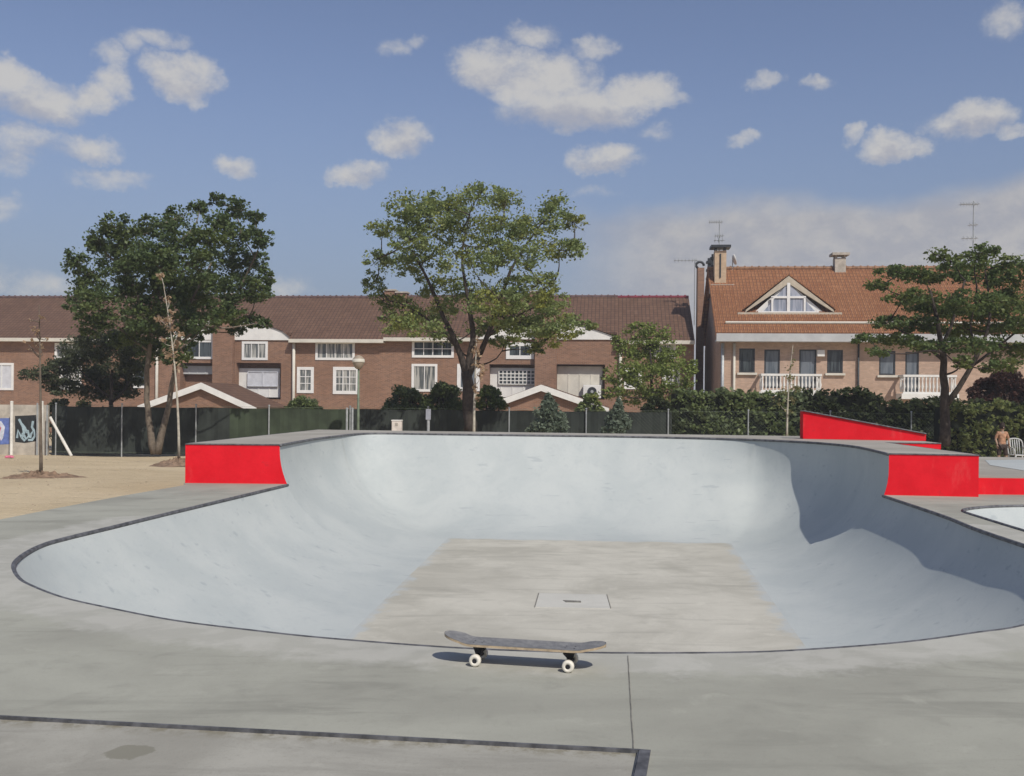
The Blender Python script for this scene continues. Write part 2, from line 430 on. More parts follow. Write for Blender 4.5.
# flat bottom
gx = [(x*.18-3, y*.18+7) for x in range(44) for y in range(66)]
fo = [tuple(p[:2]) for p in flatq]
flat = tag(build(sheet(fo, [], gx, lambda x, y: -D), 'bowl_floor', M['flat']), kind='structure')
fa = np.array([tuple(fo[k][i]+(fo[(k+1) % 4][i]-fo[k][i])*t/60 for i in (0, 1)) for k in range(4) for t in range(60)])
at = flat.data.attributes.new('edge', 'FLOAT', 'POINT'); at.data.foreach_set('value', [max(0, 1-dist_poly(v.co.x, v.co.y, fa)/.5) for v in flat.data.vertices])
nt = M['flat'].node_tree; b = nt.nodes['Principled BSDF']; ea = nt.nodes.new('ShaderNodeAttribute'); ea.attribute_name = 'edge'
am = nt.nodes.new('ShaderNodeMath'); am.operation = 'MULTIPLY_ADD'; nt.links.new(noise(nt, 2.6, 6, .7, world_vec(nt)), am.inputs[0]); am.inputs[1].default_value = 1.5; nt.links.new(ea.outputs['Fac'], am.inputs[2])
old_ = b.inputs['Base Color'].links[0].from_socket; nt.links.new(mix(nt, ramp(nt, am.outputs[0], 1.45, 1.75, 0, .8), old_, (.43, .46, .455)), b.inputs['Base Color'])
# drain hatch in the floor
h4 = [G(535, 607, -D+.006), G(611, 608.5, -D+.006), G(607, 594.5, -D+.006), G(539, 593, -D+.006)]
hatch = thing('drain_hatch', 'pale square drain cover with a dark slot set in the bowl floor', 'drain cover', Vector((h4[0]+h4[2])/2))
build(MB().prism([p-Vector((0, 0, .02)) for p in h4], (0, 0, .02)), 'cover', M['hatch'], hatch)
s4 = [G(566, 601.8, -D+.012), G(581, 602.1, -D+.012), G(581, 600.7, -D+.012), G(563, 600, -D+.012)]
build(MB().prism([p-Vector((0, 0, .008)) for p in s4], (0, 0, .008)), 'slot', M['joint'], hatch)
for a, b in ((h4[0], h4[3]), (h4[1], h4[2])):
    d = Vector((.008, 0, 0)); build(MB().prism([a-d, a+d*.4, b+d*.4, b-d], (0, 0, .002)), 'gap', M['joint'], hatch)

# steel coping along the lips
def inset(pts, off, dz):
    out = []
    for i, p in enumerate(pts):
        f = nearest_flat(p); d = Vector((f.x-p.x, f.y-p.y, 0)).normalized(); out.append(p+d*off+Vector((0, 0, dz)))
    return out
cp = thing('steel_coping', 'dark round steel coping pipe along the lip of the bowl', 'coping', Vector((low[0].x, low[0].y, 0)))
mbc = MB(); mbc.tube(inset(lowc, .010, -.0165), .022, 8); build(mbc, 'lower_pipe', M['steel'], cp, smooth=True)
mbc = MB(); mbc.tube(inset(upc, .010, -.016), .022, 8); build(mbc, 'upper_pipe', M['steel'], cp, smooth=True)

# ------------------------------------------------------------------ decks
plL0 = low[0]                                    # red face line, left
ol = G(187, 482.5); olt = Vector((ol.x, low[0].y, 0))
pb_l = G(318, 429.6, ZU); pb_r = G(800, 436.0, ZU)
orr = G(978.5, 497); 
right_back = G(941, 443.0, ZU)
hole1 = [tuple(p[:2]) for p in lowc]+[tuple(p[:2]) for p in upc[1:-1]]
# second pool at the right
b2 = [(5.16, 7.2), (5.24, 9.0), (5.34, 10.5), (5.44, 11.6), (5.52, 12.2), (5.72, 12.52), (6.2, 12.85), (6.9, 13.0), (8.5, 13.0), (10.2, 12.8), (11.0, 11.9), (11.2, 10.0), (11.0, 7.5), (10.2, 6.3), (8.2, 5.7), (6.3, 5.9), (5.35, 6.4), (5.16, 7.2)]
b2c = catmull([Vector((x, y, 0)) for x, y in b2], .15)[:-1]
hole2 = [tuple(p[:2]) for p in b2c]
# near step: lower pad at the bottom left
sA = G(-600, 684.6); sB = G(640, 750.5); sC = G(630, 800)
sB2 = Vector((sB.x, sB.y, 0)); dirn = (sC-sB); sC2 = sB+dirn.normalized()*6
deck_out = [tuple(v[:2]) for v in (Vector((-10, 6.0, 0)), Vector((-8, 8.2, 0)), G(-60, 531), G(0, 519.5), G(60, 507.5), G(120, 496.2), G(184, 485.2))]
deck_out = [(x, y) for x, y in deck_out]
padL = (sA.x, sA.y)
outline = [(-14, 2.0)]+deck_out+[(olt.x-.02, olt.y), (pb_l.x-.03, pb_l.y+.02), (pb_r.x, pb_r.y), (right_back.x+.4, 20.6), (26, 20.6), (26, -6), (sC2.x, -6)]
# pad cut-out: from bottom, up its right side, along its far edge to the left
outline += [(sB.x, sB.y), (sA.x, sA.y)]
if sA.x > -14: outline += [(-14, sA.y-.05)]
else: outline[-1] = (-14, sB.y+(sA.y-sB.y)*(-14-sB.x)/(sA.x-sB.x))
grid = [(x*.22-8, y*.22+.0) for x in range(78) for y in range(84)]
lowarr = np.array([tuple(p[:2]) for p in lowc])
mbd = sheet(outline, [hole1, hole2], grid, lambda x, y: 0.0)
nv = len(mbd.v)
n = len(outline)
for k in range(n):   # thin skirt so the sheet has an edge
    a = outline[k]; b = outline[(k+1) % n]; mbd.quad([(a[0], a[1], 0), (b[0], b[1], 0), (b[0], b[1], -.25), (a[0], a[1], -.25)])
deck = tag(build(mbd, 'concrete_deck', M['deck']), kind='structure')
at = deck.data.attributes.new('apron', 'FLOAT', 'POINT')
vals = []
for v in deck.data.vertices:
    d = dist_poly(v.co.x, v.co.y, lowarr)
    k = max(0, 1-d/.75)
    vals.append(k*(1 if v.co.y < 11 else .4))
at.data.foreach_set('value', vals)
# lower pad and steel edge
w = Vector((-(sB.y-sA.y), sB.x-sA.x, 0)).normalized()
padp = [Vector((sA.x, sA.y, -.010)), Vector((sB.x, sB.y, -.010)), Vector((sC2.x, -6, -.010)), Vector((sA.x-3, -6, -.010))]
m, nt, b = M['pad'], M['pad'].node_tree, M['pad'].node_tree.nodes['Principled BSDF']
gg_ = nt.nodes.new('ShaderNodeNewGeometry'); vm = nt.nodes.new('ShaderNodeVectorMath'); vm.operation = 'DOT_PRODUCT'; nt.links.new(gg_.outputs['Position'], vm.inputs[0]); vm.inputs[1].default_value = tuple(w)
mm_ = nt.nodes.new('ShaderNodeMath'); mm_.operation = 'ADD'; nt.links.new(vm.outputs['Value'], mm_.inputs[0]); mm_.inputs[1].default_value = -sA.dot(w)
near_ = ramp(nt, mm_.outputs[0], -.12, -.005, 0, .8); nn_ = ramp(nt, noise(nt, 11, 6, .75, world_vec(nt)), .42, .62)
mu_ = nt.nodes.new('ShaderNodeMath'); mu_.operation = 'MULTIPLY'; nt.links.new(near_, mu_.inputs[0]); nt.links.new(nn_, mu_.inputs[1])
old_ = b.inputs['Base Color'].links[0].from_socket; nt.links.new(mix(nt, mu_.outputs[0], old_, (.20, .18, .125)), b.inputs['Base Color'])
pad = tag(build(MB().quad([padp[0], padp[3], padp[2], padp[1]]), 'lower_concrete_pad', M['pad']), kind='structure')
e = thing('steel_edging', 'dark steel angle edging along the step in the near concrete', 'edging', Vector((sB.x, sB.y, 0)))
ed = MB(); q = Vector((0, 0, .010))
# far edge: thin strip with the riser
ed.prism([sA+w*.006, sB+w*.006, sB-w*.006, sA-w*.006], (0, 0, .004)); ed.prism([sA-w*.001-q, sB-w*.001-q, sB-w*.006-q, sA-w*.006-q], (0, 0, .010))
build(ed, 'long_edge', M['steel'], e)
d2 = dirn.normalized(); r2 = Vector((-d2.y, d2.x, 0)); r2 = r2 if r2.x > 0 else -r2
ed = MB(); ed.prism([sB-r2*.002, sB+r2*.040, sC2+r2*.040, sC2-r2*.002], (0, 0, .006)); ed.prism([sB-r2*.008-q, sB-r2*.001-q, sC2-r2*.001-q, sC2-r2*.008-q], (0, 0, .010))
build(ed, 'short_edge', M['steel'], e)
# saw-cut joint
ja, jb = G(628, 655.5, .003), G(633.6, 749, .003)
jt = MB(); pts = [ja+(jb-ja)*t+Vector((random.uniform(-.0012, .0012), 0, 0)) for t in [i/14 for i in range(15)]]
for a, b in zip(pts[:-1], pts[1:]):
    d = Vector((.0022, 0, 0)); jt.quad([a-d, a+d, b+d, b-d])
tag(build(jt, 'deck_joint', M['joint']), kind='structure')
# damp patch on the pad, soft-edged, in the concrete itself
cpt = G(129, 752, -.010); nt = M['pad'].node_tree; b = nt.nodes['Principled BSDF']
vs_ = nt.nodes.new('ShaderNodeVectorMath'); vs_.operation = 'SUBTRACT'; nt.links.new(gg_.outputs['Position'], vs_.inputs[0]); vs_.inputs[1].default_value = tuple(cpt)
vk = nt.nodes.new('ShaderNodeVectorMath'); vk.operation = 'MULTIPLY'; nt.links.new(vs_.outputs[0], vk.inputs[0]); vk.inputs[1].default_value = (1/.095, 1/.085, 0)
vl = nt.nodes.new('ShaderNodeVectorMath'); vl.operation = 'LENGTH'; nt.links.new(vk.outputs[0], vl.inputs[0])
vn = nt.nodes.new('ShaderNodeMath'); vn.operation = 'MULTIPLY_ADD'; nt.links.new(noise(nt, 14, 6, .7, world_vec(nt)), vn.inputs[0]); vn.inputs[1].default_value = 1.1; nt.links.new(vl.outputs['Value'], vn.inputs[2])
old_ = b.inputs['Base Color'].links[0].from_socket; nt.links.new(mix(nt, ramp(nt, vn.outputs[0], 1.35, 1.5, .75, 0), old_, (.20, .19, .145)), b.inputs['Base Color'])

# second pool surface
flat2 = [(6.6, 11.2), (9.6, 11.2), (9.6, 7.6), (6.6, 7.6)]
def near2(p):
    x = min(9.4, max(6.7, p.x)); y = min(11.0, max(7.6, p.y)); return Vector((x, y, -.75))
mb = MB()
for p in b2c:
    f = near2(p); dd = Vector((p.x-f.x, p.y-f.y, 0)); L = dd.length; nn = dd/L; H = .75; R = (L*L+H*H)/(2*H)
    T = math.asin(min(1, L/R)) if R > H else math.pi/2
    for k in range(13): t = T*k/12; mb.v.append(f+nn*(R*math.sin(t))+Vector((0, 0, R*(1-math.cos(t)))))
for i in range(len(b2c)):
    j = (i+1) % len(b2c)
    for k in range(12): a = i*13+k; b = j*13+k; mb.f.append((a, a+1, b+1, b))
tag(build(mb, 'small_pool', M['bowl'], smooth=True, recalc=False), kind='structure')
tag(build(MB().quad([(6.7, 7.6, -.75), (9.4, 7.6, -.75), (9.4, 11.0, -.75), (6.7, 11.0, -.75)]), 'small_pool_floor', M['bowl']), kind='structure')
c2 = MB(); c2.tube(b2c+[b2c[0]], .022, 6)
tag(build(c2, 'pool_edge_pipe', M['steel'], smooth=True), 'thin dark steel pipe rimming the small pale pool at right', 'coping')

# upper platform: one U-shaped slab, red sides
uo = [Vector((olt.x, olt.y, 0)), Vector((pb_l.x, pb_l.y, 0)), Vector((pb_r.x, pb_r.y, 0)), Vector((7.95, 20.6, 0)), Vector((right_back.x, right_back.y, 0)), None, None]
re = G(940, 449.6, ZU)
edge_dir = None
fx = Vector((orr.x, orr.y, 0)); ex = Vector((re.x, re.y, 0))
uo[5] = fx+(ex-fx)*((right_back.y-fx.y)/(ex.y-fx.y)); uo[6] = fx
print('UO', [tuple(round(c, 2) for c in p) for p in uo], 'ol', ol)
top_out = [tuple(p[:2]) for p in uo]+[tuple(p[:2]) for p in upc]
grid2 = [(x*.5-6, y*.5+14) for x in range(30) for y in range(20)]
mbu = sheet(top_out, [], grid2, lambda x, y: ZU)
tag(build(mbu, 'upper_deck', M['upper']), kind='structure')
side = MB()
for a, b in zip(uo[:-1], uo[1:]):
    side.quad([a, b, b+Vector((0, 0, ZU-.014)), a+Vector((0, 0, ZU-.014))])
def red_face(lo, hi, outer):
    # the inner edge follows the wall's curve from the lower to the upper lip
    pr = [p for p in profile(Vector((hi.x, hi.y, ZU))) if .01 < p.z < ZU-.03]
    inner = [Vector((lo.x, lo.y, 0))]+pr+[Vector((hi.x, hi.y, ZU-.014))]
    side.quad([Vector((outer.x, outer.y, 0))]+inner+[Vector((outer.x, outer.y, ZU-.014))])
red_face(low[0], upc[-1], uo[0]); red_face(low[-1], upc[0], uo[6])
rw = tag(build(side, 'red_riser', M['red'], recalc=False), kind='structure')
cap = MB()
for a, b in ((uo[0], Vector((upc[-1].x, upc[-1].y, 0))), (Vector((upc[0].x, upc[0].y, 0)), uo[6]), (uo[6], uo[5]), (uo[5], uo[4]), (uo[0], uo[1])):
    d = (b-a).normalized(); nn = Vector((d.y, -d.x, 0))*.012
    z0 = Vector((0, 0, ZU-.016)); cap.prism([a-nn+z0, b-nn+z0, b+nn+z0, a+nn+z0], (0, 0, .018))
tag(build(cap, 'edge_steel', M['steel']), kind='structure')

# low platform with its own red front, right
ZR = .26; rf = G(1000, 494.6); yR = rf.y
lp = MB(); lp.box((orr.x+.006, yR, 0.0), (24, yR+.06, ZR-.02)); tag(build(lp, 'low_red_wall', M['red']), 'long low red painted kerb wall right of the tall red block', 'wall')
tb = MB(); back = G(1000, 457.0, ZR).y
tb.hexa([(orr.x+.01, yR+.01, 0), (24, yR+.01, 0), (24, back, 0), (orr.x+.9, back, 0), (orr.x+.01, yR+.01, ZR), (24, yR+.01, ZR), (24, back, ZR), (orr.x+.9, back, ZR)])
tag(build(tb, 'low_platform', M['upper']), kind='structure')
pp = [G(985, 460, ZR+.005), G(1060, 459.5, ZR+.005), G(1150, 474, ZR+.005), G(1024, 470.5, ZR+.005), G(990, 465, ZR+.005)]
tag(build(MB().quad(pp), 'painted_patch', M['bowl']), kind='structure')

# red wedge ramp behind the right platform
wl = P(803, 438, 19.7); wr = P(926, 442, 19.2); wl.z = wr.z = ZU
hl = EYE-ray(803, 411.5)[1]*wl.y; hr = EYE-ray(926, 434.5)[1]*wr.y
t = thing('wedge_ramp', 'long red wedge ramp tapering to the right behind the bowl', 'ramp', wl)
dv = (wr-wl).normalized(); bv = Vector((-dv.y, dv.x, 0)); bv = bv if bv.y > 0 else -bv
wlt, wrt = Vector((wl.x, wl.y, hl)), Vector((wr.x, wr.y, hr))
lo = Vector((0, 0, .003))
wb = .30
build(MB().hexa([wl+lo, wr+lo, wr+bv*wb+lo, wl+bv*wb-dv*.04+lo, wlt, wrt, wrt+bv*wb, wlt+bv*wb-dv*.04]), 'body', M['red'], t)
tp = Vector((0, 0, .025)); ov = bv*-.012
build(MB().hexa([wlt+ov+lo, wrt+ov+lo, wrt+bv*wb+lo, wlt+bv*wb-dv*.04+lo, wlt+ov+tp, wrt+ov+tp, wrt+bv*wb+tp, wlt+bv*wb-dv*.04+tp]), 'ramp_top', M['upper'], t)
eb = MB().tube([wlt+ov*2+tp*.6, wrt+ov*2+tp*.6], .014, 6); build(eb, 'steel_edge', M['steel'], t)

# ------------------------------------------------------------------ ground sheet
gout = [(-500, -200), (500, -200), (500, 1500), (-500, 1500)]
ghole = [(x, y) for x, y in outline if y > -6.1]
ghole = [(-14, -6)] + [p for p in outline if p not in (outline[-1], outline[-2])][:-1] + [(sC2.x, -6)]
# simple clean hole: the deck outline without the pad notch
ghole = [(-14, -6)]+outline[:1]+deck_out+[(olt.x-.02, olt.y), (pb_l.x-.03, pb_l.y+.02), (pb_r.x, pb_r.y), (right_back.x+.4, 20.6), (26, 20.6), (26, -6)]
gg = [(x*1.3-40, y*1.3-10) for x in range(62) for y in range(60)]+[(x*12-300, y*12-60) for x in range(50) for y in range(30) if not (-45 < x*12-300 < 45 and -15 < y*12-60 < 72)]
def gz(x, y):
    base = tz(y)
    b = .035*math.sin(x*.7+y*.4)+.03*math.sin(x*.31-y*.9) if y > 14 or x < -8 else 0
    near = dist_poly(x, y, np.array(ghole)) if (-16 < x < 28 and y < 24) else 5
    return base-.015+b*min(1, near/2)
tag(build(sheet(gout, [ghole], gg, gz), 'sandy_ground', M['sand'], smooth=True), kind='structure')

pm_ = MB()
for k in range(340):
    y = random.uniform(11.5, 34); x = random.uniform(-.58*y-1, -.36*y)
    if in_poly(x, y, ghole) or y > 37: continue
    r = random.uniform(.006, .019)*(1+y/40); z = gz(x, y); i0 = len(pm_.v)
    for q_ in range(6):
        a = q_*math.pi/3+random.uniform(-.3, .3); pm_.v.append(Vector((x+r*math.cos(a), y+r*.8*math.sin(a), z-.004)))
    pm_.v.append(Vector((x+random.uniform(-.3, .3)*r, y, z+r*random.uniform(.4, .8))))
    for q_ in range(6): pm_.f.append((i0+q_, i0+(q_+1) % 6, i0+6))
tag(build(pm_, 'pebbles', plain('pale_stones', (.36, .29, .20), .95, .4, 9), recalc=False), 'scattered small stones and clods on the sand', 'stones', kind='stuff')
# ------------------------------------------------------------------ skateboard
def skateboard():
    wA, wB = G(475, 666.5), G(568, 672.5)
    ax = (wB-wA); ax.z = 0; wbase = ax.length; ux = ax.normalized(); uy = Vector((-ux.y, ux.x, 0))
    hub = .103
    ctr = (wA+wB)/2+uy*.076; ctr.z = 0
    root = thing('skateboard', 'worn grey skateboard with white wheels parked on the concrete by the bowl edge', 'skateboard', ctr)
    def L(x, y, z): return ctr+ux*x+uy*y+Vector((0, 0, z))
    half = wbase/2
    x0, x1 = -.405, .405; hw = .080
    def zc(x):
        z = .090
        if x < -half-.025: d = (-half-.025-x); z += .24*d*min(1, d/.06)
        if x > half+.025: d = (x-half-.025); z += .16*d*min(1, d/.06)
        return z
    def wid(x):
        r = .1
        if x < x0+r: d = (x0+r-x)/r; return hw*math.sqrt(max(0, 1-d**2.3))
        if x > x1-r: d = (x-(x1-r))/r; return hw*math.sqrt(max(0, 1-d**2.3))
        return hw
    nx, ny = 60, 10; th = .011
    def surf(z0, name, mat, thick):
        mb = MB()
        xs = [x0+(x1-x0)*(.5-.5*math.cos(math.pi*i/nx)) for i in range(nx+1)]
        for lay in (0, 1):
            for x in xs:
                for j in range(ny+1):
                    v = -1+2*j/ny; cc = .006*v*v
                    mb.v.append(L(x, v*max(wid(x), .001), zc(x)+cc+z0+lay*thick))
        S = (nx+1)*(ny+1)
        for i in range(nx):
            for j in range(ny):
                a = i*(ny+1)+j; mb.f.append((a, a+ny+1, a+ny+2, a+1)); mb.f.append((S+a, S+a+1, S+a+ny+2, S+a+ny+1))
            for j in (0, ny):
                a = i*(ny+1)+j; mb.f.append((a, a+ny+1, S+a+ny+1, S+a))
        return build(mb, name, mat, root, smooth=False)
    ply = plain('maple_ply', (.42, .33, .22), .6, .2, 30)
    m, nt, b = new_mat('worn_grip_tape'); v = world_vec(nt)
    c = mix(nt, ramp(nt, noise(nt, 22, 5, .7, v), .35, .68), (.135, .135, .137), (.215, .213, .205)); c = mix(nt, ramp(nt, noise(nt, 400, 2, .5, v), .5, .7, 0, .4), c, (.32, .32, .33))
    nt.links.new(c, b.inputs['Base Color']); b.inputs['Roughness'].default_value = .8
    dk = surf(0, 'deck_board', ply, th)
    surf(th+.0005, 'grip_tape', m, .0015)
    wheelm = plain('cream_urethane', (.72, .68, .58), .45, .08, 30); rub = plain('truck_metal', (.045, .045, .05), .45, .2, 20, .6)
    for k, sx in enumerate((-1, 1)):
        xc = sx*half
        tr = MB()
        fr = lambda x, y, z: L(x, y, z)
        tr.box((xc-.036, -.028, .082), (xc+.036, .028, .0905), fr)
        tr.hexa([fr(xc-.012, -.016, .045), fr(xc+.012, -.016, .045), fr(xc+.012, .016, .045), fr(xc-.012, .016, .045),
                 fr(xc-.026, -.02, .085), fr(xc+.026, -.02, .085), fr(xc+.026, .02, .085), fr(xc-.026, .02, .085)])
        tr.tube([fr(xc, -.066, .031), fr(xc, -.03, .034), fr(xc, 0, .042), fr(xc, .03, .034), fr(xc, .066, .031)], [.008, .012, .017, .012, .008], 10)
        tr.tube([fr(xc-sx*.03, 0, .078), fr(xc-sx*.004, 0, .05)], [.012, .010], 8)
        tr.tube([fr(xc, -.096, .030), fr(xc, .096, .030)], .004, 6)
        trk = build(tr, 'truck', rub, root, smooth=False, bevel=.0)
        for sy in (-1, 1):
            wm = MB(); yc = sy*.076; R0 = .0298; n = 24; prof = [(.012, -.016), (.024, -.0165), (.0285, -.012), (R0, -.006), (R0, .006), (.0285, .012), (.024, .0165), (.012, .016)]
            b0 = len(wm.v)
            for r, yy in prof:
                for j in range(n): a = 2*math.pi*j/n; wm.v.append(fr(xc+r*math.cos(a), yc+yy, .030+r*math.sin(a)))
            for q in range(len(prof)):
                q2 = (q+1) % len(prof)
                for j in range(n): j2 = (j+1) % n; wm.f.append((b0+q*n+j, b0+q*n+j2, b0+q2*n+j2, b0+q2*n+j))
            wh = build(wm, 'wheel', wheelm, root, smooth=True)
            hm = MB(); hm.tube([fr(xc, yc-.0145, .030), fr(xc, yc+.0145, .030)], .0118, 16); build(hm, 'bearing', plain('bearing_steel', (.16, .14, .11), .4, .2, 30, .5) if False else rub, wh)
    # bolts
    bm_ = MB()
    for sx in (-1, 1):
        for dx in (-.022, .022):
            for dy in (-.02, .02):
                x = sx*half+dx; build(MB().tube([L(x, dy, zc(x)+th), L(x, dy, zc(x)+th+.0035)], .004, 8), 'bolt', rub, root)
skateboard()

# ------------------------------------------------------------------ building helpers
class Front:
    def __init__(s, p, u): s.p = Vector((p[0], p[1], 0)); s.u = Vector((u[0], u[1], 0)).normalized(); s.n = Vector((s.u.y, -s.u.x, 0))
    def uz(s, px, py, w=0.0):
        a, b = ray(px, py); o = s.p+s.n*w; # ray (aY, Y, EYE-bY); (pt-o).n=0
        Y = o.dot(s.n)/(a*s.n.x+s.n.y); X = a*Y
        return (Vector((X, Y, 0))-s.p).dot(s.u), EYE-b*Y
    def pt(s, u, z, w=0.0): q = s.p+s.u*u+s.n*w; return Vector((q.x, q.y, z))
    def fr(s): return lambda u, w, z: s.pt(u, z, w)
    def box(s, mb, u0, u1, z0, z1, w0, w1): return mb.box((u0, w0, z0), (u1, w1, z1), s.fr())
def px_rect(fr, x0, y0, x1, y1, w=0.0):
    a = fr.uz(x0, y1, w); b = fr.uz(x1, y0, w); return a[0], b[0], a[1], b[1]
def window(fr, parent, rect, frame='frame', pane='glass', fw=.16, cols=2, rows=1, name='window', sill=False, arch=0, label=None, w0=0.0, mull=.05):
    u0, u1, z0, z1 = rect; m = MB()
    fr.box(m, u0, u1, z0, z0+fw, w0-.12, w0+.06); fr.box(m, u0, u1, z1-fw, z1, w0-.12, w0+.06)
    fr.box(m, u0, u0+fw, z0+fw, z1-fw, w0-.12, w0+.06); fr.box(m, u1-fw, u1, z0+fw, z1-fw, w0-.12, w0+.06)
    for c in range(1, cols): x = u0+fw+(u1-u0-2*fw)*c/cols; fr.box(m, x-mull/2, x+mull/2, z0+fw, z1-fw, w0-.06, w0+.045)
    for r in range(1, rows): z = z0+fw+(z1-z0-2*fw)*r/rows; fr.box(m, u0+fw, u1-fw, z-mull/2, z+mull/2, w0-.06, w0+.04)
    if sill: fr.box(m, u0-.1, u1+.1, z0-.12, z0-.002, w0-.1, w0+.14)
    o = build(m, name, M[frame], parent)
    if label: o['label'] = label
    g = MB(); fr.box(g, u0+fw*.9, u1-fw*.9, z0+fw*.9, z1-fw*.9, w0-.10, w0+.012); build(g, 'pane', M[pane], o)
    return o
def hole_wall(mb, fr, u0, u1, z0, z1, holes, w=0.0, depth=.25):
    """front wall plane w with rectangular openings and their reveals"""
    us = sorted({u0, u1, *[h[0] for h in holes], *[h[1] for h in holes]}); zs = sorted({z0, z1, *[h[2] for h in holes], *[h[3] for h in holes]})
    us = [u for u in us if u0 <= u <= u1]; zs = [z for z in zs if z0 <= z <= z1]
    for i in range(len(us)-1):
        for j in range(len(zs)-1):
            cu = (us[i]+us[i+1])/2; cz = (zs[j]+zs[j+1])/2
            if any(h[0] < cu < h[1] and h[2] < cz < h[3] for h in holes): continue
            mb.quad([fr.pt(us[i], zs[j], w), fr.pt(us[i+1], zs[j], w), fr.pt(us[i+1], zs[j+1], w), fr.pt(us[i], zs[j+1], w)])
    for h in holes:
        a, b, c, d = h[:4]; e = h[4] if len(h) > 4 else depth
        mb.quad([fr.pt(a, c, w), fr.pt(a, d, w), fr.pt(a, d, w-e), fr.pt(a, c, w-e)]); mb.quad([fr.pt(b, c, w), fr.pt(b, c, w-e), fr.pt(b, d, w-e), fr.pt(b, d, w)])
        mb.quad([fr.pt(a, d, w), fr.pt(b, d, w), fr.pt(b, d, w-e), fr.pt(a, d, w-e)]); mb.quad([fr.pt(a, c, w), fr.pt(a, c, w-e), fr.pt(b, c, w-e), fr.pt(b, c, w)])
        mb.quad([fr.pt(a, c, w-e), fr.pt(a, d, w-e), fr.pt(b, d, w-e), fr.pt(b, c, w-e)])

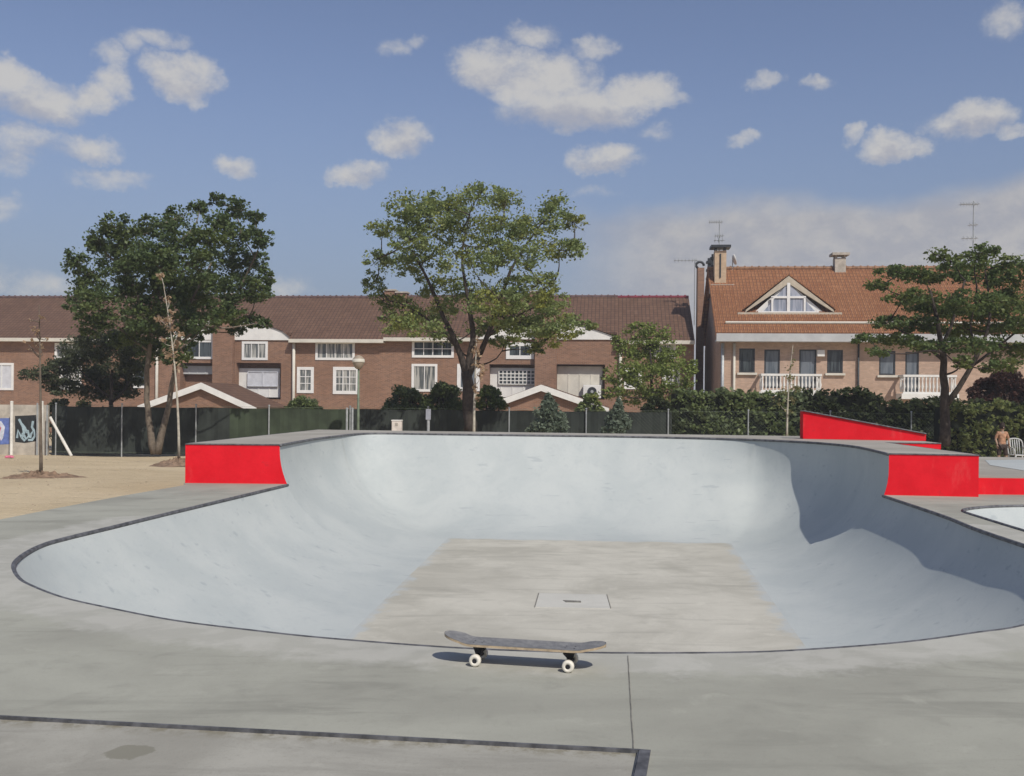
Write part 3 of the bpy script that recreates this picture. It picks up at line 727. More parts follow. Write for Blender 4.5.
# ------------------------------------------------------------------ terrace of brick houses
RF = Front((-35.3, 69.0), (.995, -.1002))
BASE = -1.35; EAVE = 5.32; RIDGE_W = -5.2; RDEPTH = 10.0
ZR_ = RF.uz(300, 299, RIDGE_W)[1]
def U(px, w=0.0): return RF.uz(px, 360, w)[0]
def terrace(name, label, x0, x1, wins, gable=None, recess=(), shutters=(), pipe=None, ridge='ridge', chimneys=(), eave_dz=0, piers=(), gpow=.55):
    u0, u1 = x0, x1
    root = thing(name, label, 'house', RF.pt((u0+u1)/2, BASE, -4), 'brick terraced houses behind the fence')
    holes = [(*px_rect(RF, *r), .9) for r in recess]
    wl_ = MB(); ez = EAVE+eave_dz
    hole_wall(wl_, RF, u0, u1, BASE, ez, holes)
    zr = ZR_+eave_dz*.3
    # end walls with gable and back wall
    for u in (u0+.004, u1-.004):
        wl_.quad([RF.pt(u, BASE, 0), RF.pt(u, ez, 0), RF.pt(u, zr-.12, RIDGE_W), RF.pt(u, ez, 2*RIDGE_W), RF.pt(u, BASE, 2*RIDGE_W)])
    wl_.quad([RF.pt(u0, BASE, 2*RIDGE_W), RF.pt(u1, BASE, 2*RIDGE_W), RF.pt(u1, ez, 2*RIDGE_W), RF.pt(u0, ez, 2*RIDGE_W)])
    build(wl_, 'wall', M['brick'], root, uvframe=(RF.u, RF.p), recalc=False)
    # roof: two slabs
    rf_ = MB(); oh = .45; sl = (zr-ez)/(-RIDGE_W); th = .14
    spans = [(1, u0, u1, oh)]
    if gable: spans = [(1, u0, gable[0], oh), (1, gable[0], gable[2], -.25), (1, gable[2], u1, oh)]
    for sgn, ua_, ub_, wq in spans+[(-1, u0, u1, 0)]:
        wa = wq if sgn == 1 else 2*RIDGE_W-oh; za = ez+.05-wq*sl if sgn == 1 else ez+.05-oh*sl
        a, b, c, d = RF.pt(ua_, za, wa), RF.pt(ub_, za, wa), RF.pt(ub_, zr, RIDGE_W), RF.pt(ua_, zr, RIDGE_W)
        up_ = Vector((0, 0, th)); rf_.hexa([a, b, c, d, a+up_, b+up_, c+up_, d+up_])
    roof = build(rf_, 'roof', M['tile_b'], root, uvframe=(RF.u, RF.p))
    rm = MB(); rm.tube([RF.pt(u0, zr+th-.03, RIDGE_W), RF.pt(u1, zr+th-.03, RIDGE_W)], .13, 8)
    k = int((u1-u0)/.45)
    for i in range(k): uu = u0+(u1-u0)*(i+.5)/k; rm.tube([RF.pt(uu-.05, zr+th-.02, RIDGE_W), RF.pt(uu+.05, zr+th-.02, RIDGE_W)], .165, 8)
    build(rm, 'ridge_cap', M[ridge], roof)
    # gutter + soffit, interrupted by the white gable
    segs = [(u0, u1)]
    if gable: segs = [(u0, gable[0]), (gable[2], u1)]
    for a, b in segs:
        gm = MB()
        if b-a > .3: RF.box(gm, a, b, ez-.17-oh*sl*.6, ez+.06-oh*sl*.6, oh+.0, oh+.13); RF.box(gm, a, b, ez-.20-oh*sl*.5, ez-.14-oh*sl*.5, .003, oh); build(gm, 'gutter', M['offwhite'], root)
    for pc in chimneys:
        cm = MB(); cu = U(pc[0], RIDGE_W); RF.box(cm, cu-.38, cu+.38, zr-.8, zr+pc[1], RIDGE_W-.4, RIDGE_W+.4); ch = build(cm, 'chimney', M['brick'], roof, uvframe=(RF.u, RF.p))
        cm = MB(); RF.box(cm, cu-.46, cu+.46, zr+pc[1], zr+pc[1]+.1, RIDGE_W-.48, RIDGE_W+.48); build(cm, 'chimney_cap', M['cement'], ch)
    if gable:
        a, c, b, apex = gable      # left foot, centre, right foot, apex height
        pw = gable_pier[0]/2; zb = ez-.16
        # face pieces left and right of the brick pier, slightly curved tops
        for (f, s_) in ((a, c-pw), (b, c+pw)):
            gmb = MB(); pts = [RF.pt(f, zb, .10)]
            nseg = 8
            for i in range(nseg+1):
                t_ = i/nseg; uu = f+(s_-f)*t_; zt = zb+.12+(apex-zb-.12)*(t_**gpow)
                pts.append(RF.pt(uu, zt, .10))
            pts.append(RF.pt(s_, zb, .10))
            gmb.prism(pts, -RF.n*.3); build(gmb, 'gable_panel', M['white'], root)
        # little roof behind the gable running back into the main roof
        gr = MB(); nseg = 8
        for (f, s_) in ((a, c), (b, c)):
            for i in range(nseg):
                t1, t2 = i/nseg, (i+1)/nseg
                def rp(t_, w):
                    uu = f+(s_-f)*t_; zt = zb+.14+(apex-zb-.12)*(min(1, t_*abs(c-f)/(abs(c-f)-pw))**gpow)+.02
                    return uu, zt
                (ua, za_), (ub, zb_) = rp(t1, 0), rp(t2, 0)
                wa_ = -(za_-ez)/sl-.5; wb_ = -(zb_-ez)/sl-.5
                gr.quad([RF.pt(ua, za_, .2), RF.pt(ub, zb_, .2), RF.pt(ub, zb_, wb_), RF.pt(ua, za_, wa_)])
        build(gr, 'gable_roof', M['tile_b'], roof, uvframe=(RF.u, RF.p))
        pm = MB(); RF.box(pm, c-pw, c+pw, BASE, apex+.25, -1.2, .45); build(pm, 'pier', M['brick'], root, uvframe=(RF.u, RF.p))
    if pipe is not None:
        for pz in pipe:
            pu = U(pz); dp_ = MB(); dp_.tube([RF.pt(pu, ez-.25, .16), RF.pt(pu, BASE, .16)], .10, 8); build(dp_, 'downpipe', M['offwhite'], root, smooth=True)
    for wn in wins:
        r, kw = wn; window(RF, root, px_rect(RF, *r), **kw)
    for sh in shutters:
        r, mt, nm = sh; uu0, uu1, zz0, zz1 = px_rect(RF, *r, w=-.5); sm = MB(); RF.box(sm, uu0, uu1, zz0, zz1, -.88, -.5)
        for i in range(1, 4): xx = uu0+(uu1-uu0)*i/4; RF.box(sm, xx-.03, xx+.03, zz0, zz1, -.5, -.47)
        build(sm, nm, M[mt], root)
    return root
gable_pier = [U(235)-U(215)]
uB0, uB1, uC1, uD1 = U(160), U(385), U(617.5), U(694)
wk = dict
uA0 = U(-260)
A = terrace('terraced_house', 'brown brick terraced house at far left, mostly hidden by the dark trees', uA0, uB0,
    [((-10, 363, 14, 390), wk(pane='shutter', cols=2)), ((60, 364, 82, 390), wk(cols=2)), ((55, 343, 90, 359), wk(cols=4)), ((132, 365, 148, 388), wk(pane='glass_dk', cols=1)), ((-60, 343, -28, 359), wk(cols=3))],
    pipe=[161.0-3], chimneys=((-60, .9),))
apexB = RF.uz(216, 319)[1]
B = terrace('terraced_house', 'brown brick terraced house left of the central tree, cream downpipe beside its white gable', uB0, uB1,
    [((185, 340, 214, 359), wk(pane='glass_dk', cols=2)), ((242, 341.5, 268, 360), wk(cols=3)), ((297, 367, 314, 393), wk(cols=2, rows=3, fw=.2)),
     ((315.5, 341.5, 355, 360), wk(cols=4)), ((333, 367, 359.5, 394), wk(cols=3, rows=3, fw=.22))],
    gable=(U(166), U(225), U(291), apexB), recess=((180, 363, 215, 398), (236, 363, 281, 399)),
    shutters=(((237.5, 368.5, 280, 397), 'white', 'garage_shutter'), ((181, 366, 214, 374), 'greyfascia', 'awning')), pipe=[294.5], chimneys=((232, .3), (390, .55)))
C_ = terrace('terraced_house', 'brown brick terraced house right behind the central tree with a barred white bay window', uB1+.0, uC1,
    [((412, 340, 454, 357.5), wk(pane='glass_dk', cols=4, rows=2)), ((411.5, 364, 437.5, 391.5), wk(cols=2)), ((457, 364, 480, 391), wk(pane='glass_b', cols=2, fw=.25)), ((506, 342.5, 534, 359), wk(pane='glass_dk', cols=2, fw=.24))],
    gable=(U(478), U(546), U(616.5), RF.uz(557, 319)[1]), recess=((489, 364.5, 537, 398), (555.5, 364.5, 605, 399)),
    shutters=(((490, 368, 535, 397), 'white', 'bay_panel'), ((557, 366.5, 602.5, 396), 'offwhite', 'garage_shutter')), chimneys=((402, .35), (535, .4)), eave_dz=.12, gpow=.85)
Dh = terrace('terraced_house', 'brown brick terraced house end with a crimson ridge beside the orange-roofed house', uC1, uD1,
    [((624, 368, 642, 389), wk(pane='glass_dk', cols=1, fw=.22)), ((662, 366, 680, 386), wk(pane='glass', cols=3, fw=.2)), ((650, 343, 676, 358), wk(pane='glass', cols=3))],
    pipe=[620.5], ridge='ridge_red')
# barred grid in house C's bay
def sub_on(fr, parent, rect, w, name, mat, cols, rows, back):
    u0, u1, z0, z1 = rect; g = MB(); fr.box(g, u0, u1, z0, z1, w-.02, w+.02); pb = build(g, name, M[back], parent)
    g = MB()
    for c in range(cols+1): x = u0+(u1-u0)*c/cols; fr.box(g, x-.03, x+.03, z0, z1, w+.022, w+.07)
    for r in range(rows+1): z = z0+(z1-z0)*r/rows; fr.box(g, u0, u1, z-.03, z+.03, w+.024, w+.06)
    build(g, 'bars', M[mat], pb)
sub_on(RF, C_, px_rect(RF, 499, 370.5, 535, 384, -.42), -.42, 'barred_window', 'white', 9, 4, 'glass_dk')
sub_on(RF, B, px_rect(RF, 248, 372, 278, 386, -.42), -.42, 'shutter_panel', 'shutter', 2, 1, 'shutter')
# air conditioner
ac = MB(); r = px_rect(RF, 583, 385, 601, 398, .1); RF.box(ac, r[0], r[1], r[2], r[3], -.42, -.05)
aco = thing('air_conditioner', 'white boxed air conditioner with a round dark fan on the brick terrace', 'air conditioner', RF.pt((r[0]+r[1])/2, r[2], -.2))
build(ac, 'casing', M['white'], aco, bevel=.02)
fm = MB(); cu, cz = (r[0]+r[1])/2, (r[2]+r[3])/2; fm.tube([RF.pt(cu, cz, -.05), RF.pt(cu, cz, -.01)], .30, 20); build(fm, 'fan_grille', M['dkmetal'], aco)
fm = MB(); fm.tube([RF.pt(cu, cz, -.009), RF.pt(cu, cz, .005)], .10, 14); build(fm, 'fan_hub', M['galv'], aco)

# garages with gabled roofs in front of the terrace
def garage(apx, apy, lx, ly, rx, ry, Yf, label):
    GF = Front((P(apx, 400, Yf).x, Yf), (.995, -.1002))
    ua, za = GF.uz(apx, apy); ul, zl = GF.uz(lx, ly); ur, zr = GF.uz(rx, ry); dep = 5.3
    root = thing('garage', label, 'garage', GF.pt(ua, BASE, -2.5), 'low gabled brick garages in front of the terrace')
    m = MB(); zb = (zl+zr)/2
    k = .35
    m.prism([GF.pt(ul+k, BASE, 0), GF.pt(ur-k, BASE, 0), GF.pt(ur-k, zr+.05, 0), GF.pt(ua, za-.22, 0), GF.pt(ul+k, zl+.05, 0)], -GF.n*dep); build(m, 'wall', M['brick'], root, uvframe=(GF.u, GF.p))
    m = MB()
    for (uu, zz) in ((ul, zl), (ur, zr)):
        a, b = GF.pt(uu, zz-.02, .25), GF.pt(ua, za-.02, .25); c, d = GF.pt(ua, za-.02, -dep), GF.pt(uu, zz-.02, -dep); up_ = Vector((0, 0, .12))
        m.hexa([a, b, c, d, a+up_, b+up_, c+up_, d+up_])
    build(m, 'roof', M['tile_b'], root, uvframe=(GF.n, GF.p))
    m = MB()
    for (uu, zz) in ((ul, zl), (ur, zr)):
        m.hexa([GF.pt(uu, zz-.30, .255), GF.pt(ua, za-.30, .255), GF.pt(ua, za-.30, .34), GF.pt(uu, zz-.30, .34), GF.pt(uu, zz+.08, .255), GF.pt(ua, za+.08, .255), GF.pt(ua, za+.08, .34), GF.pt(uu, zz+.08, .34)])
    build(m, 'bargeboard', M['white'], root)
garage(203, 384, 140, 407, 258, 409, 60, 'brick garage with white bargeboards at left, half behind the forked tree')
garage(541.5, 386, 490, 405, 609, 409.5, 60, 'brick garage with white bargeboards behind the blue-green conifer')

# ------------------------------------------------------------------ orange-roofed house at the right
EF = Front((12.55, 60.5), (.995, -.1002))
HR = thing('orange_roofed_house', 'peach brick house with orange tile roof and a triangular glazed dormer', 'house', EF.pt(10, BASE, -5))
eu0 = 0.0; eu1 = EF.uz(1095, 370)[0]; ez = EF.uz(790, 342)[1]; RW = -5.0
zrE = EF.uz(790, 268.5, RW)[1]
holes = []
wE = MB()
winE = [((739, 348.5, 755, 372.5), 'glass_dk'), ((764, 349.5, 780, 388), 'glass_b'), ((799, 349.5, 816.5, 388), 'glass_b'), ((827, 350, 843, 373), 'glass_dk'), ((879, 351, 895.5, 375), 'glass_b'), ((905, 352, 919, 392), 'glass_b')]
hs = [(*px_rect(EF, *r), .16) for r, g in winE]
hole_wall(wE, EF, eu0, eu1, BASE, ez, hs)
for u in (eu0, eu1):
    wE.quad([EF.pt(u, BASE, 0), EF.pt(u, ez, 0), EF.pt(u, zrE-.2, RW), EF.pt(u, ez, 2*RW), EF.pt(u, BASE, 2*RW)])
wE.quad([EF.pt(eu0, BASE, 2*RW), EF.pt(eu1, BASE, 2*RW), EF.pt(eu1, ez, 2*RW), EF.pt(eu0, ez, 2*RW)])
build(wE, 'wall', M['brick2'], HR, uvframe=(EF.u, EF.p), recalc=False)
for i, (r, g) in enumerate(winE):
    o = window(EF, HR, px_rect(EF, *r), frame='dkmetal', pane=g, fw=.09, cols=1, name='window' if r[3] < 380 else 'balcony_door', w0=-.06)
    if r[3] < 380:
        s_ = MB(); a = px_rect(EF, *r); EF.box(s_, a[0]-.12, a[1]+.12, a[2]-.14, a[2]-.01, .003, .16); build(s_, 'sill', M['offwhite'], o)
rE = MB(); ohE = .85; slE = (zrE-ez)/(-RW+0.0); th = .18
zfront = EF.uz(790, 332.5, ohE)[1]
slE = (zrE-zfront)/(ohE-RW)
for sgn in (1, -1):
    wa = ohE if sgn == 1 else 2*RW-ohE
    a, b, c, d = EF.pt(eu0-.35, zfront, wa), EF.pt(eu1+.3, zfront, wa), EF.pt(eu1+.3, zrE, RW), EF.pt(eu0-.35, zrE, RW); up_ = Vector((0, 0, -th))
    rE.hexa([a+up_, b+up_, c+up_, d+up_, a, b, c, d])
roofE = build(rE, 'roof', M['tile_o'], HR, uvframe=(EF.u, EF.p))
m = MB(); m.tube([EF.pt(eu0-.35, zrE, RW), EF.pt(eu1+.3, zrE, RW)], .14, 8); k = int((eu1-eu0)/.45)
for i in range(k): uu = eu0+(eu1-eu0)*(i+.5)/k; m.tube([EF.pt(uu-.05, zrE+.01, RW), EF.pt(uu+.05, zrE+.01, RW)], .175, 8)
build(m, 'ridge_cap', M['ridge_o'], roofE)
# corrugated tile rolls as real relief on the front slope
m = MB(); uu = eu0-.3
while uu < eu1+.25:
    m.tube([EF.pt(uu, zfront+.0, ohE), EF.pt(uu, zrE-.02, RW)], .034, 5, cap=False); uu += .22
build(m, 'tile_rolls', M['tile_o'], roofE, uvframe=(EF.u, EF.p))
# fascia band and soffit
zf0 = EF.uz(790, 341.5, ohE)[1]; m = MB(); EF.box(m, eu0-.30, eu1+.25, zf0, zfront-.06, ohE-.10, ohE+.02); EF.box(m, eu0-.30, eu1+.25, zf0-.0, zf0+.12, .003, ohE-.102)
build(m, 'fascia', M['greyfascia'], HR)
# snow guard line above the eave
def on_slope(px, py):  # point on the front roof slope
    a, b = ray(px, py); nrm = EF.n*slE+Vector((0, 0, 1)); p0 = EF.pt(0, zfront, ohE); dvec = Vector((a, 1, -b)); o = Vector((0, 0, EYE))
    t_ = (p0-o).dot(nrm)/dvec.dot(nrm); return o+dvec*t_
sg = MB(); pa, pb = on_slope(726, 322.5), on_slope(1090, 326); zz = .5*(pa.z+pb.z)
wv = ohE-(zz-zfront)/slE; sg.tube([EF.pt(eu0+.3, zz+.08, wv), EF.pt(eu1, zz+.08, wv)], .085, 6); build(sg, 'gutter_rail', M['offwhite'], roofE)
# dormer
ap = on_slope(787, 276.5); wD = None
bl, brr = on_slope(744, 312.5), on_slope(834, 313.5)
# front plane of dormer stands where its base meets the slope
wD = (bl-EF.p).dot(EF.n); DU = lambda px, py: EF.uz(px, py, wD+.02)
dul, dzl = DU(745, 312.5); dur, dzr = DU(834, 312.5); dua, dza = DU(788.5, 276)
dzl = dzr = (dzl+dzr)/2
dm = MB()
dm.prism([EF.pt(dul+.4, dzl-.15, wD-.1), EF.pt(dur-.4, dzl-.15, wD-.1), EF.pt(dua, dza-.35, wD-.1)], -EF.n*.1); dorm = build(dm, 'dormer', M['frame'], HR)
def tri_in(s_):  # inset triangle
    c = Vector(((dul+dur+dua)/3, (dzl*2+dza)/3)); return [Vector((c.x+(x-c.x)*s_, c.y+(z-c.y)*s_)) for x, z in ((dul, dzl), (dur, dzl), (dua, dza))]
rb = MB()
for (uu, zz_) in ((dul, dzl), (dur, dzl)):
    d_ = .42
    rb.hexa([EF.pt(uu, zz_-.0, wD-.1), EF.pt(dua, dza-d_-.05, wD-.1), EF.pt(dua, dza-d_-.05, wD+.12), EF.pt(uu, zz_-.0, wD+.12),
             EF.pt(uu+(dua-uu)*.02, zz_+.16, wD-.1), EF.pt(dua, dza, wD-.1), EF.pt(dua, dza, wD+.12), EF.pt(uu+(dua-uu)*.02, zz_+.16, wD+.12)])
EF.box(rb, dul-.45, dur+.45, dzl-.16, dzl-.005, wD-.3, wD+.16); build(rb, 'dormer_frame', plain('pale_tan_board', (.47, .41, .32), .8, .12, 3), dorm)
gt = tri_in(.80); gz_ = MB(); gz_.prism([EF.pt(gt[0].x+.55, gt[0].y-.12, wD-.05), EF.pt(gt[1].x-.55, gt[1].y-.12, wD-.05), EF.pt(gt[2].x, gt[2].y-.1, wD-.05)], EF.n*.1)
build(gz_, 'dormer_glass', M['glass_p'], dorm)
mm = MB(); gw = wD+.055; bz = gt[0].y-.12; hgt = gt[2].y-bz; half_ = (gt[1].x-gt[0].x)/2-.4
EF.box(mm, dua-.09, dua+.09, bz, bz+hgt*.93, gw, gw+.08); EF.box(mm, dua-half_*1.05, dua+half_*1.05, bz-.12, bz+.04, gw, gw+.09)
EF.box(mm, dua-half_*.60, dua+half_*.60, bz+hgt*.44, bz+hgt*.44+.13, gw, gw+.07)
for sx in (-1, 1): EF.box(mm, dua+sx*half_*.56-.06, dua+sx*half_*.56+.06, bz, bz+hgt*.47, gw, gw+.07)
build(mm, 'mullions', M['frame'], dorm)
dr = MB()
for uu in (dul-.1, dur+.1):
    a = EF.pt(uu, dzl+.18, wD+.08); b = EF.pt(dua, dza+.06, wD+.08); wback = ohE-(dza-zfront)/slE-.1
    c = EF.pt(dua, dza+.06, wback); d = EF.pt(uu, dzl+.18, wD-.45)
    up_ = Vector((0, 0, .07)); dr.hexa([a, b, c, d, a+up_, b+up_, c+up_, d+up_])
build(dr, 'dormer_roof', M['tile_o'], dorm, uvframe=(EF.n, EF.p))
# chimneys
def chimney(px0, px1, pyt, pyb, w, mat, capw, name='chimney'):
    a = EF.uz(px0, pyb, w); b = EF.uz(px1, pyt, w); m = MB(); dd = (b[0]-a[0])
    EF.box(m, a[0], b[0], a[1]-1.2, b[1], w-dd, w); ch = build(m, name, M[mat], roofE, uvframe=(EF.u, EF.p))
    m = MB(); EF.box(m, a[0]-capw, b[0]+capw, b[1]+.18, b[1]+.34, w-dd-capw, w+capw); 
    for (uu, ww) in ((a[0]+.08, w-.08), (b[0]-.08, w-.08), (a[0]+.08, w-dd+.08), (b[0]-.08, w-dd+.08)): EF.box(m, uu-.06, uu+.06, b[1], b[1]+.2, ww-.06, ww+.06)
    build(m, 'chimney_cap', M['dkmetal'] if capw > .25 else M['cement'], ch)
    return (a[0]+b[0])/2, b[1]+.34, ch, (a[0], b[0], a[1], b[1])
c1 = chimney(714.5, 726.5, 250.5, 287, -3.6, 'peachr', .26)
m = MB(); EF.box(m, c1[0]-.05, c1[0]+.03, c1[3][2]+.6, c1[3][3]-.2, -3.6, -3.54); build(m, 'flue_slot', M['dkmetal'], c1[2])
m = MB(); EF.box(m, c1[3][0]-.25, c1[3][1]+.5, c1[3][2]-.35, c1[3][2]+.15, -4.6, -3.4); build(m, 'flashing', M['cement'], c1[2])
c2_ = chimney(835, 846, 258, 273, -4.6, 'cement', .2)
# dark flue group on the left verge
for (x0, x1, yt, yb, w_) in ((707.5, 711.5, 258, 300, -7.0), (711.5, 713.6, 254, 290, -5.4)):
    a = EF.uz(x0, yb, w_); b = EF.uz(x1, yt, w_); m = MB(); EF.box(m, a[0], b[0], a[1], b[1], w_-.3, w_)
    for k in range(3): EF.box(m, a[0]-.1, b[0]+.1, b[1]-.35-k*.55, b[1]-.2-k*.55, w_-.4, w_+.1)
    build(m, 'flue', M['dkmetal'], HR)
# balconies
def balcony(x0, x1, yt, yb, ys, lab=None):
    a = EF.uz(x0, yb, 1.1); b = EF.uz(x1, yt, 1.1); u0, u1, z0, z1 = a[0], b[0], a[1], b[1]; zs = EF.uz(x0, ys, 1.1)[1]
    m = MB(); EF.box(m, u0-.1, u1+.1, zs, z0, .003, 1.2); sl_ = build(m, 'balcony', M['white'], HR)
    m = MB(); EF.box(m, u0, u1, z1-.13, z1, .98, 1.14); EF.box(m, u0, u1, z0, z0+.1, 1.0, 1.12)
    for uu in (u0, u1-.14): EF.box(m, uu, uu+.14, z1-.13, z1, .003, .98)
    build(m, 'handrail', M['white'], sl_)
    m = MB(); n_ = int((u1-u0)/.21)
    for i in range(n_+1):
        c = EF.pt(u0+.08+(u1-u0-.16)*i/n_, z0+.1, 1.06); h = z1-z0-.23
        m.lathe(c, [(.05, 0), (.05, .05), (.03, .1), (.075, h*.35), (.035, h*.72), (.055, h*.9), (.055, h)], 8)
    for uu in (u0+.07, u1-.07):
        for ww in (.35, .7): m.lathe(EF.pt(uu, z0+.1, ww), [(.05, 0), (.03, .1), (.075, h*.35), (.035, h*.72), (.055, h)], 8)
    build(m, 'balusters', M['white'], sl_, smooth=True)
balcony(761, 822, 374, 391.5, 396)
balcony(903, 957, 375, 393.5, 399)
m = MB(); m.tube([EF.pt(EF.uz(734, 360)[0], ez-.1, .12), EF.pt(EF.uz(734, 360)[0], BASE, .12)], .08, 8); build(m, 'downpipe', M['offwhite'], HR, smooth=True)
m = MB(); m.tube([EF.pt(.15, ez-.1, .14), EF.pt(.15, BASE, .14)], .10, 8); build(m, 'downpipe', M['galv'], HR, smooth=True)
m = MB(); m.tube([EF.pt(EF.uz(858, 360)[0], ez-.1, .12), EF.pt(EF.uz(858, 360)[0], BASE, .12)], .06, 8); build(m, 'downpipe', M['dkmetal'], HR, smooth=True)
r = px_rect(EF, 817, 350, 824.5, 356.5, .2); m = MB(); EF.box(m, *r, .003, .3); build(m, 'alarm_box', M['white'], HR, bevel=.02)

# aerials (they stand on the roofs)
def aerial(base, h, arms, label, w=.035):
    root = thing('tv_aerial', label, 'aerial', base)
    m = MB(); m.tube([base-Vector((0, 0, .3)), base+Vector((0, 0, h))], w, 6); build(m, 'mast', M['galv'], root)
    for (z, L_, side_, n_) in arms:
        m = MB(); p = base+Vector((0, 0, z)); m.tube([p-EF.u*L_*(1-side_), p+EF.u*L_*side_], w*.7, 5)
        for i in range(n_):
            q = p-EF.u*L_*(1-side_)+EF.u*L_*(i+.3)/n_; m.tube([q-Vector((0, .28, 0)), q+Vector((0, .28, .0))], w*.45, 4); m.tube([q-Vector((0, 0, .14)), q+Vector((0, 0, .14))], w*.45, 4)
        build(m, 'antenna_arm', M['galv'], root)
aerial(EF.pt(c1[0], c1[1], -4.5), 1.75, ((1.65, .9, .25, 6), (.75, .6, .5, 4), (.45, .7, .5, 3)), 'tall aerial mast on the peach chimney of the orange-roofed house')
u_, z_ = EF.uz(973, 262, -5.0); zt = EF.uz(973, 201, -5)[1]
aerial(EF.pt(u_, zrE+.1, -5.0), zt-zrE-.1, ((zt-zrE-.3, 1.2, .3, 7), ((zt-zrE)*.62, .55, .5, 3), ((zt-zrE)*.42, 1.0, .3, 4)), 'tall aerial mast on the roof ridge above the right tree')
u_, z_ = EF.uz(694.5, 300, -9.0); zt = EF.uz(694.5, 259, -9)[1]
aerial(EF.pt(u_, ZR_-1.5, -9.0), zt-ZR_+1.5, ((zt-ZR_+1.4, 1.7, .15, 7),), 'thin aerial behind the gap between the two roofs')
# satellite dish
dsh = MB(); dp0 = EF.pt(EF.uz(732.5, 268, -4.9)[0], zrE+.1, -4.9)
sd = thing('satellite_dish', 'small white satellite dish standing on the orange roof ridge', 'satellite dish', dp0)
dsh.lathe((0, 0, 0), [(.02, 0), (.16, .02), (.28, .07), (.36, .14), (.355, .155), (.27, .09), (.02, .02)], 18)
Rm = Matrix.Rotation(math.radians(75), 3, 'Y'); dsh.v = [Rm @ v+dp0+Vector((0, 0, .45)) for v in dsh.v]
build(dsh, 'dish', M['white'], sd, smooth=True)
build(MB().tube([dp0-Vector((0, 0, .2)), dp0+Vector((0, 0, .45))], .03, 6), 'stand', M['galv'], sd)
# brown chimney stack in the gap, belongs to a house behind
cs0 = P(697, 300, 70); cs1 = P(702.5, 268, 70)
st = thing('chimney_stack', 'narrow brown chimney stack with curved cowl in the gap between the houses', 'chimney', Vector(((cs0.x+cs1.x)/2, 70, BASE)))
m = MB(); m.box((cs0.x, 69.8, BASE), (cs1.x+.1, 70.3, cs1.z)); build(m, 'stack', M['brick'], st, uvframe=(Vector((1, 0, 0)), Vector((0, 0, 0))))
m = MB(); pts = [Vector((cs0.x+.1, 70, cs1.z-.1))]+[Vector(((cs0.x+cs1.x)/2-.28*math.cos(a), 70, cs1.z+.15+.28*math.sin(a))) for a in [i*math.pi/6 for i in range(7)]]
m.tube(pts, .09, 8); build(m, 'cowl', M['dkmetal'], st, smooth=True)

# ------------------------------------------------------------------ vegetation helpers
def leaves(name, cent, rad, count, size, mat, parent, shell=.75, upb=.25, elong=1.5):
    cs = []
    for c, r, k in zip(cent, rad, count):
        v = RNG.normal(size=(k, 3)); v /= np.linalg.norm(v, axis=1)[:, None]; rr = RNG.uniform(0, 1, k)**(shell/1.5)
        cs.append(np.array(c)+v*rr[:, None]*np.array(r))
    c = np.concatenate(cs); n = len(c)
    nr = RNG.normal(size=(n, 3)); nr[:, 2] = np.abs(nr[:, 2])+upb; nr /= np.linalg.norm(nr, axis=1)[:, None]
    t = RNG.normal(size=(n, 3)); t -= (t*nr).sum(1)[:, None]*nr; t /= np.linalg.norm(t, axis=1)[:, None]; b = np.cross(nr, t)
    s = (size*RNG.uniform(.6, 1.3, n))[:, None]
    off = np.array(parent_world(parent)) if parent else 0
    v = np.empty((n, 4, 3)); v[:, 0] = c-t*s*elong/2; v[:, 1] = c+b*s*.5; v[:, 2] = c+t*s*elong/2; v[:, 3] = c-b*s*.5
    v = (v-off).reshape(-1, 3)
    me = bpy.data.meshes.new(name); me.vertices.add(n*4); me.vertices.foreach_set('co', v.ravel())
    me.loops.add(n*4); me.loops.foreach_set('vertex_index', np.arange(n*4, dtype=np.int32)); me.polygons.add(n)
    me.polygons.foreach_set('loop_start', np.arange(0, n*4, 4, dtype=np.int32)); me.update(calc_edges=True); me.validate()
    return link(name, me, mat, parent)
def wob(a, b, k, amp):
    a = Vector(a); b = Vector(b); out = []
    o1 = Vector([random.uniform(-1, 1) for _ in range(3)])*amp; o2 = Vector([random.uniform(-1, 1) for _ in range(3)])*amp*.5
    for i in range(k+1):
        t_ = i/k; out.append(a+(b-a)*t_+o1*math.sin(math.pi*t_)+o2*math.sin(2*math.pi*t_)+Vector((0, 0, -.12*(b-a).length*math.sin(math.pi*t_)*.3)))
    return out
